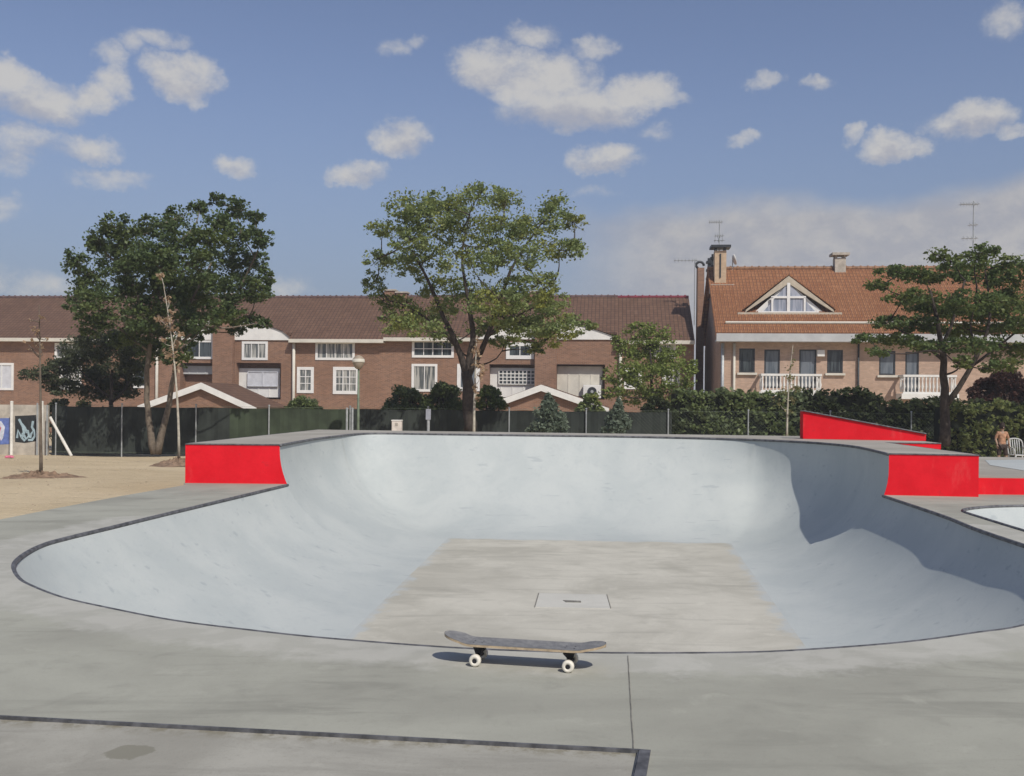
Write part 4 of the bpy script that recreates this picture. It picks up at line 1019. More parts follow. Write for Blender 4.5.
def tree(name, label, Y, stems, clumps, leafmat, bark, dens=1.0, lsize=.11, group=None, depthR=2.5, limb=.05, flatten=1.0, sub=14):
    """stems: polylines of (px,py,radius_m,depth offset); clumps: (px,py,rx,ry) measured at depth Y"""
    s = Y/1000
    b0 = P(stems[0][0][0], stems[0][0][1], Y)
    root = thing(name, label, 'tree', b0, group)
    tm = MB(); nodes = []
    for st_ in stems:
        pts = [P(q[0], q[1], Y+(q[3] if len(q) > 3 else 0)) for q in st_]
        cc = catmull(pts, .35); rr = []
        L_ = [0]
        for a, b in zip(pts[:-1], pts[1:]): L_.append(L_[-1]+(b-a).length)
        acc = 0
        for i, p in enumerate(cc):
            if i: acc += (p-cc[i-1]).length
            rr.append(float(np.interp(acc, L_, [q[2] for q in st_])))
            if i > len(cc)*.35: nodes.append(p)
        for i in range(1, len(cc)-1): cc[i] = cc[i]+Vector((random.uniform(-1, 1), random.uniform(-1, 1), 0))*rr[i]*.3
        tm.tube(cc, rr, 9)
    cent = []; rad = []; cnt = []
    xc = sum(c[0] for c in clumps)/len(clumps); W = max(abs(c[0]-xc)+c[2]*.5 for c in clumps)
    placed = []
    for c in clumps:
        lim = depthR*math.sqrt(max(.05, 1-((c[0]-xc)/W)**2)); dy = random.uniform(-lim, lim)
        p = P(c[0], c[1], Y+dy); rx = c[2]*s; ry = c[3]*s*flatten
        placed.append((p, rx, ry))
    for p, rx, ry in sorted(placed, key=lambda q: (q[0]-b0).length):
        nd = min(nodes, key=lambda q: (q-p).length+max(0, q.z-p.z)*1.2)
        L_ = (p-nd).length
        if L_ > .3:
            path = wob(nd, p, 6, L_*.07); r0 = min(limb, .018+L_*.014)
            tm.tube(path, [r0*(1-.75*i/6) for i in range(7)], 6); nodes += path[2:]
        for k in range(7):
            e_ = p+Vector((random.gauss(0, .5)*rx, random.gauss(0, .5)*rx, random.gauss(0, .5)*ry)); tm.tube(wob(p, e_, 3, .05), [.014, .011, .008, .004], 4, cap=False)
        # break every clump into several leaf sprays, so edges are ragged
        for k in range(sub):
            a = random.uniform(0, 2*math.pi); rr_ = random.uniform(.25, 1.0)
            q = p+Vector((math.cos(a)*rx*rr_*1.05, math.sin(a)*rx*rr_, random.uniform(-1.0, .9)*ry))
            f = random.uniform(.20, .44)
            cent.append(tuple(q)); rad.append((rx*f*1.0, rx*f*1.0, max(ry, rx*.45)*f*random.uniform(.8, 1.2))); cnt.append(int(dens*105*rx*f*max(ry, rx*.45)*f/(lsize*lsize)*.12)+8)
        cent.append(tuple(p)); rad.append((rx*1.2, rx*1.2, ry*1.45)); cnt.append(int(dens*95*rx*ry/(lsize*lsize)*.10)+5)
    build(tm, 'trunk', M[bark], root, smooth=True, recalc=False)
    leaves('crown', cent, rad, cnt, lsize, M[leafmat], root)
    print(name, sum(cnt)); return root

Yf = 38.0
# the central tree
cl = [(478, 196, 22, 10), (505, 199, 20, 9), (440, 205, 26, 12), (410, 206, 22, 12), (385, 229, 20, 7), (555, 206, 18, 12), (572, 222, 14, 7), (535, 226, 28, 14), (500, 226, 25, 14), (460, 231, 28, 13), (422, 226, 22, 11),
      (400, 262, 24, 11), (375, 281, 12, 10), (378, 258, 14, 7), (430, 258, 26, 11), (470, 262, 25, 11), (520, 254, 28, 13), (560, 250, 22, 9), (577, 249, 10, 8), (440, 286, 22, 11), (472, 290, 23, 11), (515, 288, 25, 11), (545, 300, 20, 9),
      (392, 316, 15, 7), (430, 330, 16, 7), (405, 302, 12, 6), (500, 315, 22, 9), (550, 313, 24, 10), (572, 320, 14, 6), (525, 327, 20, 7), (505, 342, 16, 6), (535, 347, 12, 6), (445, 306, 16, 7), (590, 325, 8, 4), (455, 212, 18, 10), (490, 245, 24, 10), (410, 240, 20, 9), (402, 322, 22, 10), (432, 316, 22, 11), (520, 322, 26, 11), (560, 328, 22, 9), (482, 326, 18, 8), (448, 338, 14, 7), (545, 340, 18, 7), (385, 300, 14, 7), (500, 300, 26, 11), (540, 282, 20, 9)]
tree('broad_tree', 'tall airy mid-green tree in the centre with a dark trunk and spreading limbs', 37, [
    [(470, 434, .26), (469, 410, .22), (468, 385, .21), (466, 372, .19)],
    [(467, 380, .15), (460, 355, .12), (452, 335, .10), (443, 315, .08), (430, 285, .06), (412, 250, .035)],
    [(467, 378, .15), (471, 352, .12), (473, 330, .10), (468, 300, .07), (462, 255, .04), (470, 215, .025)],
    [(468, 376, .14), (480, 352, .11), (489, 332, .09), (500, 300, .07), (515, 262, .05), (540, 225, .03)],
    [(486, 338, .07), (505, 322, .06), (530, 300, .045), (555, 280, .03)],
    [(455, 345, .07), (435, 325, .05), (405, 305, .03), (388, 300, .02)]],
    cl, 'leaf_mid', 'bark', dens=.64, lsize=.078, depthR=3.0, limb=.06)
# left dark tree with forked pale trunk
cl = [(112, 226, 13, 11), (98, 240, 12, 10), (75, 262, 13, 11), (88, 283, 18, 13), (75, 300, 10, 10), (110, 256, 20, 15), (130, 236, 16, 12), (155, 226, 18, 10), (178, 216, 14, 9), (200, 207, 9, 6), (216, 199, 8, 5), (235, 208, 16, 9), (255, 217, 9, 5),
      (262, 239, 11, 8), (240, 234, 20, 12), (210, 230, 22, 14), (180, 241, 22, 14), (150, 256, 24, 15), (190, 264, 26, 15), (225, 262, 24, 14), (255, 262, 15, 9), (266, 277, 8, 9), (240, 289, 24, 12), (257, 293, 15, 8), (205, 295, 26, 13), (170, 290, 26, 15),
      (130, 285, 26, 15), (100, 305, 24, 15), (140, 315, 26, 13), (180, 318, 24, 11), (220, 312, 22, 9), (246, 319, 16, 7), (264, 323, 8, 4), (95, 325, 18, 9), (236, 330, 10, 5), (122, 338, 14, 9), (190, 335, 12, 9), (160, 335, 16, 10), (205, 325, 14, 7), (152, 270, 30, 18), (195, 285, 30, 16), (150, 350, 16, 12), (178, 352, 14, 12), (140, 330, 16, 12)]
tree('broad_tree', 'big dark green tree at left with a trunk forking in a V at the ground', 36.6, [
    [(155, 454, .15), (151, 430, .12), (147, 400, .10), (147, 370, .09), (150, 335, .075), (140, 300, .05), (118, 262, .02)],
    [(157, 454, .15), (163, 430, .12), (169, 404, .10), (174, 375, .085), (178, 340, .07), (192, 300, .05), (212, 262, .02)],
    [(150, 340, .06), (158, 300, .045), (165, 255, .02)], [(178, 345, .05), (210, 318, .035), (240, 302, .015)], [(147, 350, .05), (115, 325, .035), (88, 300, .015)]],
    cl, 'leaf_dark', 'bark_p', dens=.95, lsize=.088, depthR=3.2, limb=.05, sub=16)
# small dark tree below it, behind the fence
cl = [(42, 374, 12, 7), (60, 368, 15, 10), (80, 352, 20, 13), (104, 346, 22, 14), (126, 354, 18, 15), (92, 374, 24, 14), (116, 378, 22, 14), (70, 388, 18, 7), (138, 372, 10, 11), (56, 382, 14, 6), (100, 392, 22, 8), (125, 392, 14, 7), (28, 374, 8, 5)]
tree('small_tree', 'low dark olive tree under the big left tree, behind the fence', 43, [
    [(112, 440, .12), (112, 415, .10), (111, 392, .08), (112, 370, .05)], [(111, 398, .06), (96, 386, .05), (80, 370, .03)], [(112, 402, .06), (126, 388, .05), (132, 370, .03)]],
    cl, 'leaf_olive', 'bark', dens=1.1, lsize=.08, depthR=1.6, limb=.035, sub=14)
# yellow-green tree
cl = [(640, 331, 18, 8), (661, 336, 18, 8), (625, 352, 10, 8), (645, 350, 22, 12), (668, 358, 20, 12), (625, 374, 20, 10), (650, 376, 24, 12), (677, 374, 18, 12), (613, 392, 12, 6), (640, 396, 22, 9), (668, 392, 20, 10), (688, 366, 9, 7), (655, 365, 22, 12), (618, 340, 8, 5)]
tree('small_tree', 'bushy yellow-green tree in front of the crimson-ridged house end', 42, [
    [(655, 440, .10), (654, 410, .08), (652, 385, .06), (650, 350, .03)], [(653, 400, .05), (635, 380, .035), (622, 368, .02)], [(653, 395, .05), (670, 378, .035), (680, 366, .02)]],
    cl, 'leaf_yel', 'bark', dens=.52, lsize=.085, depthR=1.6, limb=.035)
# right tree
cl = [(938, 255, 12, 6), (952, 262, 12, 6), (985, 251, 12, 6), (975, 259, 15, 7), (1010, 263, 18, 7), (900, 273, 22, 5), (878, 284, 13, 5), (925, 277, 16, 7), (955, 273, 22, 8), (990, 276, 24, 10), (1022, 277, 20, 10), (905, 296, 20, 7), (935, 301, 26, 9), (975, 300, 26, 10), (1010, 298, 24, 10),
      (888, 322, 18, 6), (920, 325, 24, 7), (960, 328, 26, 8), (1000, 326, 26, 8), (1035, 320, 22, 12), (1050, 298, 22, 12), (868, 338, 14, 4), (898, 341, 22, 6), (935, 346, 22, 6), (975, 345, 22, 7), (1010, 350, 20, 7), (1000, 366, 18, 5), (962, 362, 10, 5), (1045, 348, 22, 10), (880, 352, 12, 4), (940, 312, 30, 7), (990, 310, 30, 8)]
tree('broad_tree', 'deep green spreading tree at the right edge in front of the peach house', 33, [
    [(944, 446, .19), (945, 420, .16), (945, 400, .14), (944, 375, .12), (942, 350, .10), (938, 325, .07), (930, 290, .04)],
    [(946, 405, .11), (958, 388, .09), (969, 370, .08), (982, 345, .06), (990, 315, .04), (985, 270, .025)],
    [(943, 360, .06), (925, 345, .045), (900, 330, .03)], [(972, 366, .05), (1000, 345, .04), (1030, 320, .03)], [(943, 345, .06), (955, 315, .045), (965, 280, .03)]],
    cl, 'leaf_right', 'bark', dens=.95, lsize=.075, depthR=2.6, limb=.05)

# hedges: leafy skin over a dark box core that blocks see-through
def hedge(name, label, x0, x1, ytop, Y, zb, thick, leafmat, cat='hedge', dens=1.0, lsize=.12, amp=.12, taper=False, cen=None):
    a = P(x0, ytop, Y); b = P(x1, ytop, Y); zt = (a.z+b.z)/2
    root = thing(name, label, cat, Vector(((a.x+b.x)/2, Y+thick/2, zb)))
    nx = max(4, int((b.x-a.x)/.4)); m = MB(); hs_ = [random.uniform(-amp, amp) for _ in range(nx+1)]
    for i in range(nx):
        u0 = a.x+(b.x-a.x)*i/nx; u1 = a.x+(b.x-a.x)*(i+1)/nx; h0 = zt-.22+hs_[i]; h1 = zt-.22+hs_[i+1]
        m.hexa([(u0, Y+.14, zb), (u1, Y+.14, zb), (u1, Y+thick-.14, zb), (u0, Y+thick-.14, zb), (u0, Y+.2, h0), (u1, Y+.2, h1), (u1, Y+thick-.2, h1), (u0, Y+thick-.2, h0)])
    build(m, 'opaque_core', M['core'], root)
    cent = []; rad = []; cnt = []
    area = (b.x-a.x)*(zt-zb)
    for k in range(int(area*16)):
        u = a.x+(b.x-a.x)*((k*.6180339)%1); i = min(nx-1, int((u-a.x)/(b.x-a.x)*nx)); top = zt+hs_[i]
        z = random.uniform(zb, top); f = random.uniform(.16, .32)
        cent.append((u, Y+random.uniform(-.05, .22), min(z, top-f*.4))); rad.append((f, f*.7, f*.8)); cnt.append(int(34*dens*f*f/.06*(.12/lsize)**2*.5)+3)
    for k in range(int((b.x-a.x)*thick*8)):
        u = random.uniform(a.x, b.x); i = min(nx-1, int((u-a.x)/(b.x-a.x)*nx)); f = random.uniform(.14, .30)
        cent.append((u, Y+random.uniform(0, thick), zt+hs_[i]-.12+random.uniform(-.05, .08))); rad.append((f, f, f*.8)); cnt.append(int(14*dens)+3)
    leaves('foliage', cent, rad, cnt, lsize, M[leafmat], root); return root
zh = tz(40)
hedge('hedge', 'mid-green clipped hedge left of the red wedge ramp, below the peach house', 676, 806, 391, 39.3, zh, 1.4, 'leaf_hedge')
hedge('hedge', 'rounded hedge end coloured dark for shade just below the peach house wall, behind the wedge ramp', 806, 882, 390.5, 39.4, zh, 1.4, 'leaf_hdark', dens=1.2)
hedge('hedge', 'low hedge stretch coloured very dark for shade under the right balcony', 882, 946, 399.5, 39.4, zh, 1.4, 'leaf_hdark', dens=1.2)
hedge('hedge', 'sunlit ivy-covered hedge behind the right tree trunk', 946, 1110, 406, 36.2, zh, 1.2, 'leaf_ivy', amp=.2, dens=.75)
hedge('hedge', 'dark low hedge line behind the ivy hedge at right', 946, 1120, 402, 39.6, zh, 1.0, 'leaf_hdark')
def bush(name, label, px, py, rx, ry, Y, mat, n=10, cone=False, lsize=.085, cat='bush', dens=1.0, group=None, zb=None):
    s = Y/1000; c = P(px, py, Y); zb = tz(Y) if zb is None else zb
    root = thing(name, label, cat, Vector((c.x, c.y, zb)), group); cent = []; rad = []; cnt = []; m = MB()
    top = c.z+ry*s
    if cone:
        hh = top-zb
        for k in range(60):
            t_ = (k+.5)/60; r = rx*s*(math.sin(math.pi*min(1, .28+.72*t_))**.8)*(1.0 if t_ < .8 else .9); a = random.uniform(0, 6.28)
            cent.append((c.x+math.cos(a)*r*.6, c.y+math.sin(a)*r*.6, zb+hh*t_*.95)); f = .5*r+.06; rad.append((f, f, .22)); cnt.append(int(60*dens*(.4+r)))
        m.tube([Vector((c.x, c.y, zb)), Vector((c.x, c.y, zb+hh*.9))], [.05, .01], 6)
    else:
        for k in range(n):
            ux_ = random.uniform(-1, 1); loc_top = top-(top-zb)*.30*abs(ux_)**2.5-random.uniform(0, .3)*ry*s
            loc_top += .22*math.sin(ux_*7+px)*math.cos(ux_*3.1+px*.7)*min(1, rx*s); zz = loc_top if random.random() < .35 else random.uniform(max(zb+.2, loc_top-1.3), loc_top)
            p = Vector((c.x+ux_*rx*s*.9, c.y+random.uniform(-.45, .45)*min(rx*s, 1), zz)); f = random.uniform(.26, .40)*min(rx*s, .8)
            cent.append(tuple(p)); rad.append((f, f, f*.8)); cnt.append(int(340*dens*f))
            m.tube(wob((c.x, c.y, zb), p, 4, .08), [.03, .025, .02, .014, .008], 5)
    build(m, 'stem', M['bark'], root, smooth=True, recalc=False); leaves('foliage', cent, rad, cnt, lsize, M[mat], root); return root
bush('conifer_shrub', 'rounded blue-green conifer shrub at the fence below the right garage', 548, 413, 22, 20, 36.8, 'leaf_blue', cone=True, lsize=.09, dens=2.2)
bush('conifer_shrub', 'narrower pointed blue-green conifer shrub next to the yellow-green tree', 618, 418, 16, 18, 36.8, 'leaf_blue', cone=True, lsize=.09, dens=2.2)
bush('bush', 'leafy green bush rising over the fence left of the central trunk', 410, 399, 26, 7, 41, 'leaf_hedge', 76, dens=1.6)
bush('bush', 'dense bush over the fence touching the central trunk', 446, 398, 24, 8, 41, 'leaf_hedge', 87, dens=2.0)
bush('bush', 'low green bush right of the central trunk beside the garage gable', 490, 398, 16, 8, 41, 'leaf_right', 57, dens=1.8)
bush('bush', 'thin bush tips showing above the fence by the downpipe', 305, 405, 18, 5, 41, 'leaf_hedge', 57, dens=1.6)
bush('bush', 'small green bush over the fence at the foot of the right garage', 590, 405, 14, 8, 41, 'leaf_mid', 49, dens=1.4)
bush('bush', 'plum-red leafy bush above the ivy hedge at the right edge', 1000, 388, 28, 14, 41, 'leaf_plum', 114, dens=2.0)
bush('bush', 'green shrub spilling over the fence end by the graffiti wall', 58, 412, 12, 12, 41, 'leaf_olive', 24, dens=1.4)
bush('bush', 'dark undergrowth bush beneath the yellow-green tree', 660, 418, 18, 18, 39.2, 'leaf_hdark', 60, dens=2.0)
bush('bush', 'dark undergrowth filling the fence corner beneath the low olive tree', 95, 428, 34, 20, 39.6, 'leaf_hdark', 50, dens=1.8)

# saplings
def sapling(label, px, pyb, pyt, Y, top_dx, mat, bark, clumps, r=.035, n=60, lsize=.10):
    b = P(px, pyb, Y); tp_ = P(px+top_dx, pyt, Y); root = thing('young_tree', label, 'young tree', b, 'staked young trees with sparse leaves')
    m = MB(); mids = [P(px+top_dx*k_*k_, pyb+(pyt-pyb)*k_, Y+random.uniform(-.04, .04)) for k_ in [i/10 for i in range(11)]]; path = mids; m.tube(path, [r*(1-.8*i/10) for i in range(11)], 8)
    s = Y/1000; cent = []; rad = []; cnt = []
    for (cx, cy, rx, ry, k) in clumps:
        p = P(cx, cy, Y+random.uniform(-.25, .25)); nd = min(path, key=lambda q: (q-p).length+max(0, q.z-p.z+.1)*2)
        m.tube(wob(nd, p, 4, .05), [.012, .010, .008, .006, .004], 5); cent.append(tuple(p)); rad.append((rx*s, rx*s, ry*s)); cnt.append(k)
    build(m, 'trunk', M[bark], root, smooth=True, recalc=False); leaves('crown', cent, rad, cnt, lsize, M[mat], root, shell=1.2)
sapling('thin sapling with a few dry leaves rising from a brown earth mound at far left', 41, 477, 305, 19.0, -2, 'leaf_dry', 'bark_p', [(30, 320, 3, 3, 5), (35, 328, 5, 4, 9), (42, 318, 4, 3, 7), (33, 340, 4, 3, 6), (24, 342, 3, 2, 4), (40, 345, 6, 4, 10), (46, 338, 3, 3, 4), (37, 332, 3, 4, 5), (29, 349, 3, 2, 3)], r=.036, lsize=.055)
sapling('pale-stemmed sapling with pinkish leaves in front of the big dark tree', 179, 457, 272, 28.0, -18, 'leaf_dry', 'bark_w', [(160, 275, 4, 4, 22), (168, 300, 4, 8, 30), (166, 320, 7, 6, 45), (172, 330, 8, 6, 50), (158, 318, 4, 3, 14), (176, 345, 7, 6, 40), (170, 355, 8, 6, 45), (163, 340, 4, 4, 12), (180, 335, 5, 4, 16), (172, 312, 4, 5, 16), (176, 368, 6, 6, 22)], r=.04, lsize=.08)
sapling('pale-stemmed sapling with pinkish leaves against the central trunk', 474, 436, 335, 33.0, 3, 'leaf_dry', 'bark_w', [(478, 340, 4, 5, 24), (478, 352, 4, 6, 30), (476, 364, 5, 6, 34), (480, 375, 5, 6, 34), (475, 388, 4, 6, 22), (483, 368, 4, 4, 14), (474, 350, 3, 4, 12), (477, 398, 3, 6, 16)], r=.05, lsize=.085)
sapling('slim sapling with sparse young leaves in front of the clipped hedge', 787, 437, 345, 34.0, 6, 'leaf_young', 'bark_w', [(793, 350, 2, 4, 6), (793, 362, 3, 4, 10), (790, 378, 7, 6, 44), (797, 388, 7, 6, 40), (783, 392, 7, 6, 40), (792, 400, 7, 6, 36), (788, 412, 5, 5, 20), (779, 403, 6, 5, 20), (790, 368, 5, 6, 20)], r=.04, lsize=.07)

# ------------------------------------------------------------------ fence
fz = tz(Yf); FT = .97
fence = thing('boundary_fence', 'long fence of metal posts hung with dark green shade cloth behind the bowl', 'fence', Vector((0, Yf, fz)))
pxs = [56, 122, 196, 269, 350, 428, 509, 586, 668, 748, 830, 911, 990, 1070]
cx_ = [P(x, 430, Yf).x for x in pxs]
ytop = lambda x: FT
m = MB(); mr_ = MB(); mg = MB(); gx0, gx1 = P(226, 430, Yf).x, P(347, 430, Yf).x; nseg = 160; xa, xb = cx_[0]-.2, P(672, 430, Yf).x
for i in range(nseg):
    u0 = xa+(xb-xa)*i/nseg; u1 = xa+(xb-xa)*(i+1)/nseg
    def yy(u): return Yf+.05+.035*math.sin(u*5.3)+.02*math.sin(u*13.1)
    def zt_(u): return FT-.05-.03*abs(math.sin((u-xa)*math.pi/3.0))
    rows = 6
    for r in range(rows):
        z00 = fz+.04+(zt_(u0)-fz-.04)*r/rows; z01 = fz+.04+(zt_(u0)-fz-.04)*(r+1)/rows; z10 = fz+.04+(zt_(u1)-fz-.04)*r/rows; z11 = fz+.04+(zt_(u1)-fz-.04)*(r+1)/rows
        (mg if gx0 < u0 < gx1 else m if u0 <= gx0 else mr_).quad([(u0, yy(u0), z00), (u1, yy(u1), z10), (u1, yy(u1), z11), (u0, yy(u0), z01)])
build(m, 'shade_cloth', M['fabric'], fence, smooth=True, recalc=False); build(mr_, 'shade_cloth', M['fabric'], fence, smooth=True, recalc=False); build(mg, 'shade_cloth', M['fabric_g'], fence, smooth=True, recalc=False)['label'] = 'greener stretch of shade cloth'
for x in cx_:
    m = MB(); m.tube([(x, Yf-.02, fz-.1), (x, Yf-.02, FT+.02)], .027, 8); m.lathe((x, Yf-.02, FT+.02), [(.042, 0), (.042, .03), (.01, .05)], 8); build(m, 'post', M['galv'], fence, smooth=False)
m = MB()
for z in (FT-.02, fz+.1): m.tube([(cx_[0], Yf-.03, z), (cx_[-1], Yf-.03, z)], .004, 5)
# diamond mesh wires on the uncovered right half
x = P(672, 430, Yf).x
while x < cx_[-1]:
    for sg_ in (-1, 1):
        m.tube([(x, Yf-.03, fz+.1), (x+sg_*(FT-fz-.12), Yf-.03, FT-.02)], .0016, 3, cap=False)
    x += .14
build(m, 'wire_mesh', M['greenpole'], fence)

# lamp post
lb = P(358, 434, 36); lb.z = tz(36)
lamp = thing('street_lamp', 'slender green park lamp with a pale round globe before the brick wall', 'street lamp', lb)
gtop = P(358.5, 362, 36)
build(MB().tube([lb, Vector((lb.x, lb.y, gtop.z-.22))], [.06, .035], 10), 'pole', M['greenpole'], lamp, smooth=True)
m = MB(); m.lathe((gtop.x, gtop.y, gtop.z), [(.05, -.26), (.12, -.22), (.19, -.1), (.22, 0), (.20, .12), (.13, .20), (.05, .24), (.02, .25)], 20); build(m, 'globe', plain('milky_globe', (.33, .27, .21), .45, .1, 3), lamp, smooth=True)
m = MB(); m.lathe((gtop.x, gtop.y, gtop.z), [(.225, -.02), (.235, 0), (.21, .11), (.20, .11), (.225, 0)], 20); build(m, 'cap', M['offwhite'], lamp, smooth=True)
# posts by the lamp, sign post
for px_, pyt, lab in ((347, 409, 'short grey tube post left of the park lamp, outer one of the pair'), (352.5, 409, 'short grey tube post standing nearest the park lamp')):
    q = P(px_, pyt, 35.5); m = MB(); m.tube([(q.x, q.y, tz(35.5)), (q.x, q.y, q.z)], .04, 8); m.lathe((q.x, q.y, q.z), [(.05, 0), (.05, .03), (.01, .05)], 8); tag(build(m, 'tube_post', M['galv'], smooth=False), lab, 'post', 'pair of tube posts beside the lamp')
q = P(428.5, 409, 30); m = MB(); m.tube([(q.x, q.y, tz(30)), (q.x, q.y, q.z)], .045, 8); sp_ = thing('marker_post', 'grey metal marker post with a narrow plate behind the bowl', 'post', Vector((q.x, q.y, tz(30))))
build(m, 'pole', M['galv'], sp_); build(MB().box((q.x-.075, q.y-.06, q.z-.32), (q.x+.075, q.y-.045, q.z)), 'plate', plain('grey_plate', (.30, .31, .35), .5, .1, 5), sp_)
# white box behind the bowl
q0 = P(391.5, 431.5, 25); q1 = P(401.5, 421, 25); 
bx = thing('litter_bin', 'small cream box bin standing on the ground behind the bowl edge', 'bin', Vector(((q0.x+q1.x)/2, 25.1, tz(25))))
build(MB().box((q0.x, 25, tz(25)), (q1.x, 25.25, q1.z)), 'bin_body', plain('cream_bin', (.66, .60, .52), .6, .12, 6), bx, bevel=.015)
build(MB().box((q0.x-.008, 24.99, q1.z), (q1.x+.008, 25.26, q1.z+.025)), 'lid', M['polewhite'], bx)
build(MB().box((q0.x+.09, 24.992, q1.z-.12), (q1.x-.09, 25.0, q1.z-.05)), 'slot', M['cement'], bx)

# graffiti wall and goal frame, far left
Yg = 36.5; gzb = tz(Yg)
ga, gb_ = P(-60, 402, Yg+.5), P(47, 402, Yg+.5)
gw = thing('graffiti_wall', 'grey-brown wall sprayed with blue and pale graffiti behind white posts', 'wall', Vector((gb_.x, Yg+.5, gzb)))
build(MB().box((ga.x, Yg+.5, gzb-.1), (gb_.x, Yg+.7, .95)), 'wall_panel', M['cement'], gw)
def blob(pts, mat, name, w):
    mb_ = MB(); mb_.prism([Vector((P(x, y, Yg+.495-w).x, Yg+.495-w, P(x, y, Yg+.495-w).z)) for x, y in pts], (0, .004, 0)); build(mb_, name, mat, gw)
spr = lambda n_, c: plain(n_, c, .7, .2, 6)
blob([(-30, 419), (10, 418), (11, 444), (-30, 446)], spr('spray_blue', (.12, .17, .40)), 'blue_patch', 0)
blob([(-8, 428), (3, 426), (4, 434), (0, 440), (-8, 441)], spr('spray_red', (.50, .06, .07)), 'red_patch', .006)
blob([(-2, 422), (1, 421), (5, 427), (3, 438), (1, 441), (-1, 436), (1, 428)], spr('spray_white', (.55, .58, .64)), 'white_letter_stroke', .010)
blob([(15, 416), (36, 415), (37, 441), (25, 443), (15, 442)], spr('spray_black', (.025, .028, .03)), 'black_patch', 0)
pale = spr('spray_pale_blue', (.32, .42, .46))
def stroke(pts, wd, w):
    mb_ = MB(); pp_ = [P(x, y, Yg+.49-w) for x, y in pts]; mb_.tube(pp_, wd, 5)
    for v in mb_.v: v.y = Yg+.49-w+(v.y-(Yg+.49-w))*.08
    return mb_
ltr = MB()
for st_ in ([(17, 438), (18, 430), (21, 437), (23, 433)], [(19, 419), (21, 423), (23, 427), (24, 433), (22, 438), (25, 441)], [(33, 421), (32, 427), (34, 431)], [(24, 430), (28, 431), (29, 436), (26, 439), (24, 435)], [(28, 440), (32, 440), (35, 436), (34, 430), (31, 434), (30, 438)], [(22, 424), (25, 428), (27, 433)]):
    s_ = stroke(st_, .045, 0.0); o_ = len(ltr.v); ltr.v += s_.v; ltr.f += [tuple(i+o_ for i in f) for f in s_.f]
build(ltr, 'pale_lettering', pale, gw)
for i, (x0, yt, wd, lab) in enumerate(((11.8, 402, .055, 'thick white post between the blue and the black graffiti'), (42.3, 402, .045, 'white post right of the black graffiti patch'), (37.5, 404, .03, 'thin pale post close to the black graffiti patch'), (47.3, 406, .028, 'thin greenish post at the end of the graffiti wall'))):
    q = P(x0, yt, Yg); m = MB(); m.tube([(q.x, Yg, gzb-.1), (q.x, Yg, q.z)], wd, 10); m.lathe((q.x, Yg, q.z), [(wd*1.1, 0), (wd*1.1, .02), (.01, .04)], 10)
    tag(build(m, 'metal_post', M['polewhite'] if i < 2 else M['galv']), lab, 'post', 'upright posts before the graffiti wall')
a_, b_ = P(50, 417, Yg-.2), P(71.5, 456, Yg-.2)
m = MB(); m.tube([a_, a_+(b_-a_)*.55], .05, 8); m.tube([a_+(b_-a_)*.54, b_], .055, 8); tag(build(m, 'leaning_pole', M['polewhite']), 'white pole leaning diagonally against the dark fence at left', 'pole')
# pink scrap
q = G(9, 459, tz(33.0)); q = P(8.5, 458.5, 32); q.z = tz(32)+.03; m = MB()
for k in range(9): 
    a = random.uniform(0, 6.28); r_ = random.uniform(.02, .10); m.lathe((q.x+math.cos(a)*r_*1.8, q.y+math.sin(a)*r_, q.z-.02), [(.01, 0), (.07, .02), (.05, .06), (.01, .08)], 7)
tag(build(m, 'plastic_bag', plain('pink_plastic', (.62, .16, .24), .5, .25, 20)), 'crumpled pink plastic scrap lying on the sand at the far left', 'litter')

# earth mounds round saplings
def mound(px, py, rx, ry, h, label, Y=None):
    s = Y/1000; c = P(px, py, Y); c.z = tz(Y); m = MB(); nr, na = 10, 40
    for i in range(nr+1):
        for j in range(na):
            a = 2*math.pi*j/na; r = i/nr; rr = r*(1+.15*math.sin(3*a+1)+.1*math.sin(7*a))
            z = h*(1-r**1.6)*(1 if i < nr else 0)+(.035*math.sin(a*9+i*2.1)+.03*math.sin(a*5-i*3.7)+random.uniform(-.02, .02))*(1-r)*1.6*(h/.12)
            m.v.append(Vector((c.x+math.cos(a)*rx*rr, c.y+math.sin(a)*ry*rr, c.z-.03+max(0, z))))
    for i in range(nr):
        for j in range(na): k = (j+1) % na; m.f.append((i*na+j, (i+1)*na+j, (i+1)*na+k, i*na+k))
    root = tag(build(m, 'earth_mound', M['soil'], smooth=False), kind='stuff'); root['label'] = label; root['category'] = 'earth'
    # clods
    for k in range(26):
        a = random.uniform(0, 6.28); r = random.uniform(.1, .95)
mound(38, 477, .80, .95, .10, 'low mound of dug brown earth at the foot of the far left sapling', 19.0)
mound(178, 457, .75, .8, .14, 'small heap of brown earth at the foot of the pale sapling by the red block', 28.0)

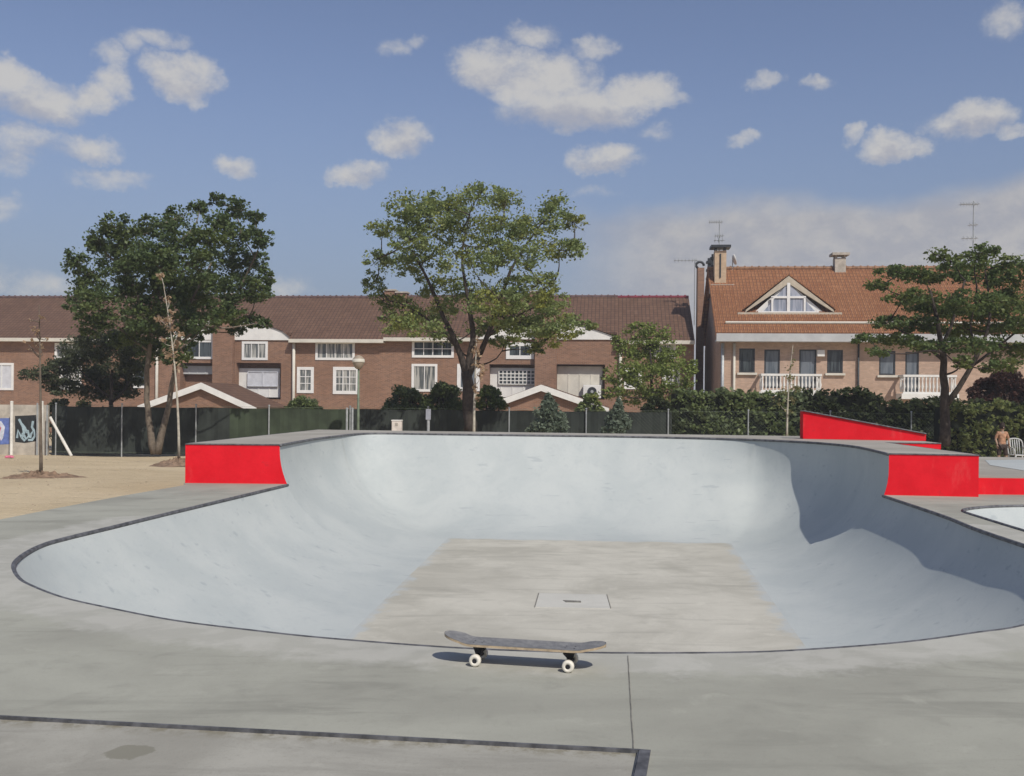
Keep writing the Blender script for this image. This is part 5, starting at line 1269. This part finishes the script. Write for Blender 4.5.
# ------------------------------------------------------------------ person and chair at right, behind the low platform
def skin_body(name, joints, edges, radii, mat, parent, off):
    me = bpy.data.meshes.new(name); me.from_pydata([tuple(Vector(j)) for j in joints], edges, []); o = link(name, me, mat, parent)
    md = o.modifiers.new('skin', 'SKIN'); md.use_smooth_shade = True
    sv = me.skin_vertices[0] if me.skin_vertices else None
    if sv is None:
        bm = bmesh.new(); bm.from_mesh(me); bm.verts.layers.skin.verify(); bm.to_mesh(me); bm.free(); sv = me.skin_vertices[0]
    for i, r in enumerate(radii): sv.data[i].radius = r if hasattr(r, '__len__') else (r, r)
    sv.data[0].use_root = True
    ss = o.modifiers.new('sub', 'SUBSURF'); ss.levels = 2; ss.render_levels = 2
    return o
def person():
    Yp = 31.0; s = .80     # a child of about 1.35 m
    b = P(1002, 440, Yp); gz0 = tz(Yp); root = thing('person', 'person in a tan and orange top and dark shorts standing by the ivy hedge', 'person', Vector((b.x, Yp, gz0)))
    j = [(0, 0, .95), (0, 0, 1.12), (0, .0, 1.30), (0, 0, 1.44), (0, -.01, 1.50), (0, -.015, 1.60), (0, -.015, 1.72),
         (-.17, 0, 1.40), (-.25, .0, 1.16), (-.22, -.08, .95), (.17, 0, 1.40), (.25, 0, 1.16), (.24, -.08, .95),
         (-.10, 0, .88), (-.13, -.02, .50), (-.14, .02, .09), (-.14, -.12, .04), (.10, 0, .88), (.15, -.03, .50), (.20, .03, .09), (.21, -.11, .04)]
    e = [(0, 1), (1, 2), (2, 3), (3, 4), (4, 5), (5, 6), (2, 7), (7, 8), (8, 9), (2, 10), (10, 11), (11, 12), (0, 13), (13, 14), (14, 15), (15, 16), (0, 17), (17, 18), (18, 19), (19, 20)]
    r = [(.14, .10), (.12, .09), (.15, .10), (.07, .06), (.05, .05), (.09, .10), (.07, .08), .055, .042, .032, .055, .042, .032, .085, .058, .038, .035, .085, .058, .038, .035]
    sk = plain('skin_tone', (.36, .24, .17), .6, .08, 10)
    o = skin_body('body', [(x*s, y*s, z*s) for x, y, z in j], e, [tuple(q*s for q in (k if hasattr(k, '__len__') else (k, k))) for k in r], sk, root, None)
    def shell(name, idx, ed, mat, grow):
        jj = [tuple(q*s for q in j[i]) for i in idx]; rr = []
        for i in idx: k = r[i]; k = k if hasattr(k, '__len__') else (k, k); rr.append((k[0]*s*grow+.008, k[1]*s*grow+.008))
        skin_body(name, jj, ed, rr, mat, root, None)
    shell('top', [1, 2, 7, 8, 10, 11, 0], [(0, 1), (1, 2), (2, 3), (1, 4), (4, 5), (6, 0)], plain('tan_orange_cloth', (.42, .23, .14), .9, .35, 12), 1.12)
    shell('shorts', [0, 13, 14, 17, 18], [(0, 1), (1, 2), (0, 3), (3, 4)], plain('dark_cloth', (.05, .035, .03), .9, .2, 8), 1.15)
    m = MB(); m.lathe((b.x, Yp, gz0+1.60*s), [(.098*s, -.03), (.112*s, .03), (.10*s, .11), (.06*s, .16), (.01, .175)], 14)
    build(m, 'hair', plain('dark_hair', (.03, .02, .015), .8, .2, 10), root, smooth=True)
    # simple face towards the bowl
    m = MB(); hy = Yp-.015*s-.10*s
    for sx in (-1, 1): m.lathe((b.x+sx*.035*s, hy-.004, gz0+1.64*s), [(.002, -.008), (.009, 0), (.002, .008)], 8)
    build(m, 'eyes', M['dkmetal'], root)
    m = MB(); m.hexa([(b.x-.012, hy, gz0+1.585*s), (b.x+.012, hy, gz0+1.585*s), (b.x+.012, hy-.028, gz0+1.59*s), (b.x-.012, hy-.028, gz0+1.59*s), (b.x-.006, hy, gz0+1.635*s), (b.x+.006, hy, gz0+1.635*s), (b.x+.005, hy-.006, gz0+1.635*s), (b.x-.005, hy-.006, gz0+1.635*s)])
    build(m, 'nose', sk, root)
    # hands: palm with five fingers
    for sx, hd in ((-1, (-.22, -.08, .95)), (1, (.24, -.08, .95))):
        m = MB(); w0 = Vector((b.x+hd[0]*s, Yp+hd[1]*s, gz0+hd[2]*s)); m.tube([w0, w0+Vector((0, -.01, -.04)), w0+Vector((0, -.015, -.075))], [.020, .030, .026], 8)
        for k, ln in enumerate((.045, .06, .065, .06)):
            f0 = w0+Vector((0, -.03+.014*k, -.07)); m.tube([f0, f0+Vector((-sx*.004, -.002, -ln*.55)), f0+Vector((-sx*.018, -.002, -ln))], [.0085, .0078, .006], 6)
        f0 = w0+Vector((0, -.03, -.03)); m.tube([f0, f0+Vector((-sx*.006, -.02, -.02)), f0+Vector((-sx*.012, -.024, -.045))], [.010, .009, .007], 6)
        build(m, 'hand', sk, root, smooth=True)
    for sx, ft in ((-1, (-.14, .0, .04)), (1, (.205, .0, .04))):
        m = MB(); q = Vector((b.x+ft[0]*s, Yp, gz0)); m.tube([q+Vector((0, .05, .04)), q+Vector((0, -.03, .045)), q+Vector((0, -.13, .03)), q+Vector((0, -.17, .025))], [.042, .044, .038, .02], 10)
        build(m, 'shoe', M['polewhite'], root, smooth=True)
person()
def chair():
    Yc = 31.2; q = P(1019, 446, Yc); z0 = tz(Yc); root = thing('garden_chair', 'white plastic garden chair at the right edge by the hedge', 'chair', Vector((q.x, Yc, z0)))
    w = plain('weathered_white_plastic', (.48, .48, .46), .6, .15, 6)
    build(MB().box((q.x-.22, Yc-.22, z0+.42), (q.x+.22, Yc+.22, z0+.45)), 'seat', w, root, bevel=.01)
    m = MB()
    pts = [Vector((q.x-.22, Yc+.2, z0+.45)), Vector((q.x-.24, Yc+.28, z0+.82)), Vector((q.x-.12, Yc+.30, z0+.93)), Vector((q.x+.12, Yc+.30, z0+.93)), Vector((q.x+.24, Yc+.28, z0+.82)), Vector((q.x+.22, Yc+.2, z0+.45))]
    m.tube(catmull(pts, .05), .022, 8)
    for k in range(5): x = q.x-.14+.07*k; m.tube([(x, Yc+.21, z0+.44), (x, Yc+.295, z0+.91)], .016, 6)
    build(m, 'backrest', w, root, smooth=True)
    for sx in (-1, 1):
        m = MB(); m.tube(catmull([Vector((q.x+sx*.24, Yc+.26, z0+.68)), Vector((q.x+sx*.26, Yc, z0+.67)), Vector((q.x+sx*.25, Yc-.2, z0+.62)), Vector((q.x+sx*.24, Yc-.21, z0+.44))], .05), .02, 8); build(m, 'armrest', w, root, smooth=True)
        for sy in (-1, 1):
            m = MB(); m.tube([(q.x+sx*.2, Yc+sy*.2, z0+.43), (q.x+sx*.25, Yc+sy*.25, z0)], [.028, .02], 8); build(m, 'leg', w, root, smooth=True)
chair()

# ------------------------------------------------------------------ haze: thin air round everything
hm_ = bpy.data.materials.new('thin_haze'); hm_.use_nodes = True; hn = hm_.node_tree; hn.nodes.clear()
ho = hn.nodes.new('ShaderNodeOutputMaterial'); hv = hn.nodes.new('ShaderNodeVolumePrincipled'); hv.inputs['Color'].default_value = (.90, .91, .93, 1); hv.inputs['Density'].default_value = .0010
hn.links.new(hv.outputs[0], ho.inputs['Volume'])
tag(build(MB().box((-520, -210, -3.5), (520, 1520, 16)), 'haze', hm_), kind='stuff')
# ------------------------------------------------------------------ sky
W = bpy.data.worlds.new('World'); SC.world = W; W.use_nodes = True; nt = W.node_tree
bg = nt.nodes['Background']
sky = nt.nodes.new('ShaderNodeTexSky'); sky.sky_type = 'NISHITA'; sky.sun_disc = False
sky.sun_elevation = SUN_EL; sky.altitude = 600; sky.air_density = 1.0; sky.dust_density = 1.2; sky.ozone_density = 1.5
# sun stands behind the camera to the right: direction (sin az, -cos az)
sdir = Vector((math.sin(SUN_AZ)*math.cos(SUN_EL), -math.cos(SUN_AZ)*math.cos(SUN_EL), math.sin(SUN_EL)))
sky.sun_rotation = math.atan2(sdir.x, sdir.y)
def mth(op, a, b=None, c=None, clamp=False):
    n = nt.nodes.new('ShaderNodeMath'); n.operation = op; n.use_clamp = clamp
    for i, v in enumerate((a, b, c)):
        if v is None: continue
        if isinstance(v, bpy.types.NodeSocket): nt.links.new(v, n.inputs[i])
        else: n.inputs[i].default_value = v
    return n.outputs[0]
tc = nt.nodes.new('ShaderNodeTexCoord'); dirv = tc.outputs['Generated']
def wnoise(scale, detail, rough, off):
    mp = nt.nodes.new('ShaderNodeMapping'); mp.inputs['Location'].default_value = off; mp.inputs['Scale'].default_value = (1, 1, 1.5); nt.links.new(dirv, mp.inputs[0])
    return noise(nt, scale, detail, rough, mp.outputs[0])
sep = nt.nodes.new('ShaderNodeSeparateXYZ'); nt.links.new(dirv, sep.inputs[0])
az = mth('ARCTAN2', sep.outputs[0], sep.outputs[1]); el = mth('ARCSINE', sep.outputs[2])
wn = nt.nodes.new('ShaderNodeTexNoise'); wn.inputs['Scale'].default_value = 13; wn.inputs['Detail'].default_value = 5; wn.inputs['Roughness'].default_value = .66
nt.links.new(dirv, wn.inputs['Vector'])
comb = nt.nodes.new('ShaderNodeCombineXYZ'); nt.links.new(az, comb.inputs[0]); nt.links.new(el, comb.inputs[1])
wv = nt.nodes.new('ShaderNodeVectorMath'); wv.operation = 'MULTIPLY_ADD'; nt.links.new(wn.outputs['Color'], wv.inputs[0])
wv.inputs[1].default_value = (.074, .050, 0); ofs = nt.nodes.new('ShaderNodeVectorMath'); ofs.operation = 'ADD'
nt.links.new(comb.outputs[0], ofs.inputs[0]); ofs.inputs[1].default_value = (-.037, -.025, 0); nt.links.new(ofs.outputs[0], wv.inputs[2])
clouds = [(35, 100, 60, 24, 1), (8, 82, 30, 22, 1), (88, 98, 30, 17, 1), (110, 88, 24, 20, .8), (108, 62, 24, 16, .55), (135, 52, 22, 14, .45), (163, 46, 27, 12, .6), (180, 80, 42, 22, 1), (195, 95, 18, 14, .7),
          (25, 142, 60, 17, .65), (85, 148, 36, 15, .75), (5, 160, 35, 16, .6), (110, 178, 46, 11, .55), (5, 206, 24, 18, .55), (243, 165, 24, 13, .75), (395, 135, 36, 20, 1), (355, 171, 32, 14, .8), (395, 48, 20, 11, .42), (418, 42, 15, 9, .4),
          (495, 68, 42, 24, .9), (545, 82, 54, 28, 1), (590, 50, 28, 11, .65), (530, 38, 30, 14, .7), (575, 108, 75, 22, 1), (635, 96, 42, 20, .95), (665, 106, 32, 8, .5), (608, 158, 40, 14, .9), (660, 133, 22, 10, .45), (763, 83, 22, 9, .65), (822, 79, 20, 9, .8),
          (750, 137, 16, 8, .6), (854, 131, 17, 12, .75), (898, 146, 38, 17, 1), (968, 118, 50, 17, 1), (1008, 130, 24, 9, .7), (1010, 14, 28, 20, .55), (15, 280, 85, 20, .45), (280, 288, 34, 14, .5), (1180, 150, 60, 25, .9), (-110, 130, 70, 30, 1), (600, 188, 30, 6, .3)]
bases = [(30, 118, 75, 16, 1), (180, 94, 42, 12, .8), (560, 120, 95, 16, 1), (485, 80, 40, 14, .7), (60, 160, 90, 12, .8), (395, 148, 34, 9, .8), (355, 178, 34, 8, .8), (900, 156, 40, 10, .9), (968, 128, 50, 9, .9), (608, 165, 40, 7, .7), (243, 171, 22, 6, .6)]
def field(blobs, src, grow):
    acc = None
    for (x, y, rx, ry, wt) in blobs:
        a, b = ray(x, y); A0 = math.atan(a); E0 = math.atan(-b*math.cos(A0)); sx = 1/(rx/1000*math.cos(A0)**2*grow); sy = 1/(ry/1000*math.cos(A0)*grow)
        m1 = nt.nodes.new('ShaderNodeVectorMath'); m1.operation = 'MULTIPLY_ADD'; nt.links.new(src, m1.inputs[0]); m1.inputs[1].default_value = (sx, sy, 0); m1.inputs[2].default_value = (-A0*sx, -E0*sy, 0)
        m2 = nt.nodes.new('ShaderNodeVectorMath'); m2.operation = 'DOT_PRODUCT'; nt.links.new(m1.outputs[0], m2.inputs[0]); nt.links.new(m1.outputs[0], m2.inputs[1])
        f = mth('MULTIPLY_ADD', m2.outputs['Value'], -wt, wt); acc = f if acc is None else mth('MAXIMUM', acc, f)
    return mth('MAXIMUM', acc, 0.0)
dens = field(clouds, wv.outputs[0], 1.20); grey = field(bases, wv.outputs[0], 1.15)
nz = wnoise(24, 6, .68, (1, 9, 4))
raw = mth('ADD', dens, mth('MULTIPLY_ADD', nz, 1.5, -.76))
cov = mth('MULTIPLY', ramp(nt, raw, .0, 1.0), ramp(nt, dens, .0, .42)); cov = mth('MULTIPLY', cov, .84)
bright = mth('SUBTRACT', mth('MULTIPLY_ADD', nz, 1.2, .04), mth('MULTIPLY', grey, .42))
ccol = mix(nt, ramp(nt, bright, .15, .72), (.42, .42, .46), (.61, .59, .56))
# the broad pale cloud bank low on the right, fading out into haze
bank_top = mth('MULTIPLY_ADD', wnoise(5, 4, .55, (2, 8, 1)), .10, .142)
azb = ramp(nt, az, .01, .17); slope_ = mth('MULTIPLY_ADD', az, .03, bank_top)
bank = mth('MULTIPLY', ramp(nt, mth('SUBTRACT', slope_, el), -.006, .028), azb); bank = mth('MULTIPLY', bank, mth('MULTIPLY_ADD', nz, .3, .78, clamp=True))
bcol = mix(nt, ramp(nt, nz, .35, .68), (.38, .385, .425), (.47, .465, .475))
# low haze all round the horizon
hz = ramp(nt, el, .0, .34, .85, .10)
skyc = nt.nodes.new('ShaderNodeMix'); skyc.data_type = 'RGBA'; skyc.blend_type = 'MULTIPLY'; skyc.inputs[0].default_value = 1
nt.links.new(sky.outputs[0], skyc.inputs[6]); SKY_K = .095
skyc.inputs[7].default_value = (SKY_K*1.15, SKY_K*1.04, SKY_K*1.10, 1)
c = mix(nt, hz, skyc.outputs[2], (.195, .250, .345))
c = mix(nt, bank, c, bcol); c = mix(nt, cov, c, ccol)
nt.links.new(c, bg.inputs['Color']); bg.inputs['Strength'].default_value = 1.0
W.cycles.sampling_method = 'MANUAL'; W.cycles.sample_map_resolution = 256
SC.cycles.max_bounces = 5; SC.cycles.diffuse_bounces = 3; SC.cycles.glossy_bounces = 2
# keep the sky's light in the prescribed range: colours above are scaled by .1, strength 1 of that = .1 of the physical sky
sun = bpy.data.lights.new('sun', 'SUN'); sun.energy = 3.6; sun.angle = math.radians(.5); sun.color = (1, .955, .88)
so = bpy.data.objects.new('sun', sun); COL.objects.link(so); so.rotation_euler = (-sdir).to_track_quat('-Z', 'Y').to_euler(); so.location = (20, -30, 40)

# ------------------------------------------------------------------ camera
cam = bpy.data.cameras.new('camera'); co = bpy.data.objects.new('camera', cam); COL.objects.link(co)
cam.sensor_width = 36; cam.lens = 36*F/1024; cam.shift_y = 12/1024; cam.clip_end = 5000
co.location = (0, 0, EYE)
# roll so that the horizon falls slightly to the right
co.rotation_euler = (Matrix.Rotation(math.radians(90), 4, 'X') @ Matrix.Rotation(ROLL, 4, 'Z')).to_euler()
SC.camera = co
SC.view_settings.view_transform = 'Standard'; SC.view_settings.look = 'None'; SC.view_settings.exposure = 0; SC.view_settings.gamma = 1
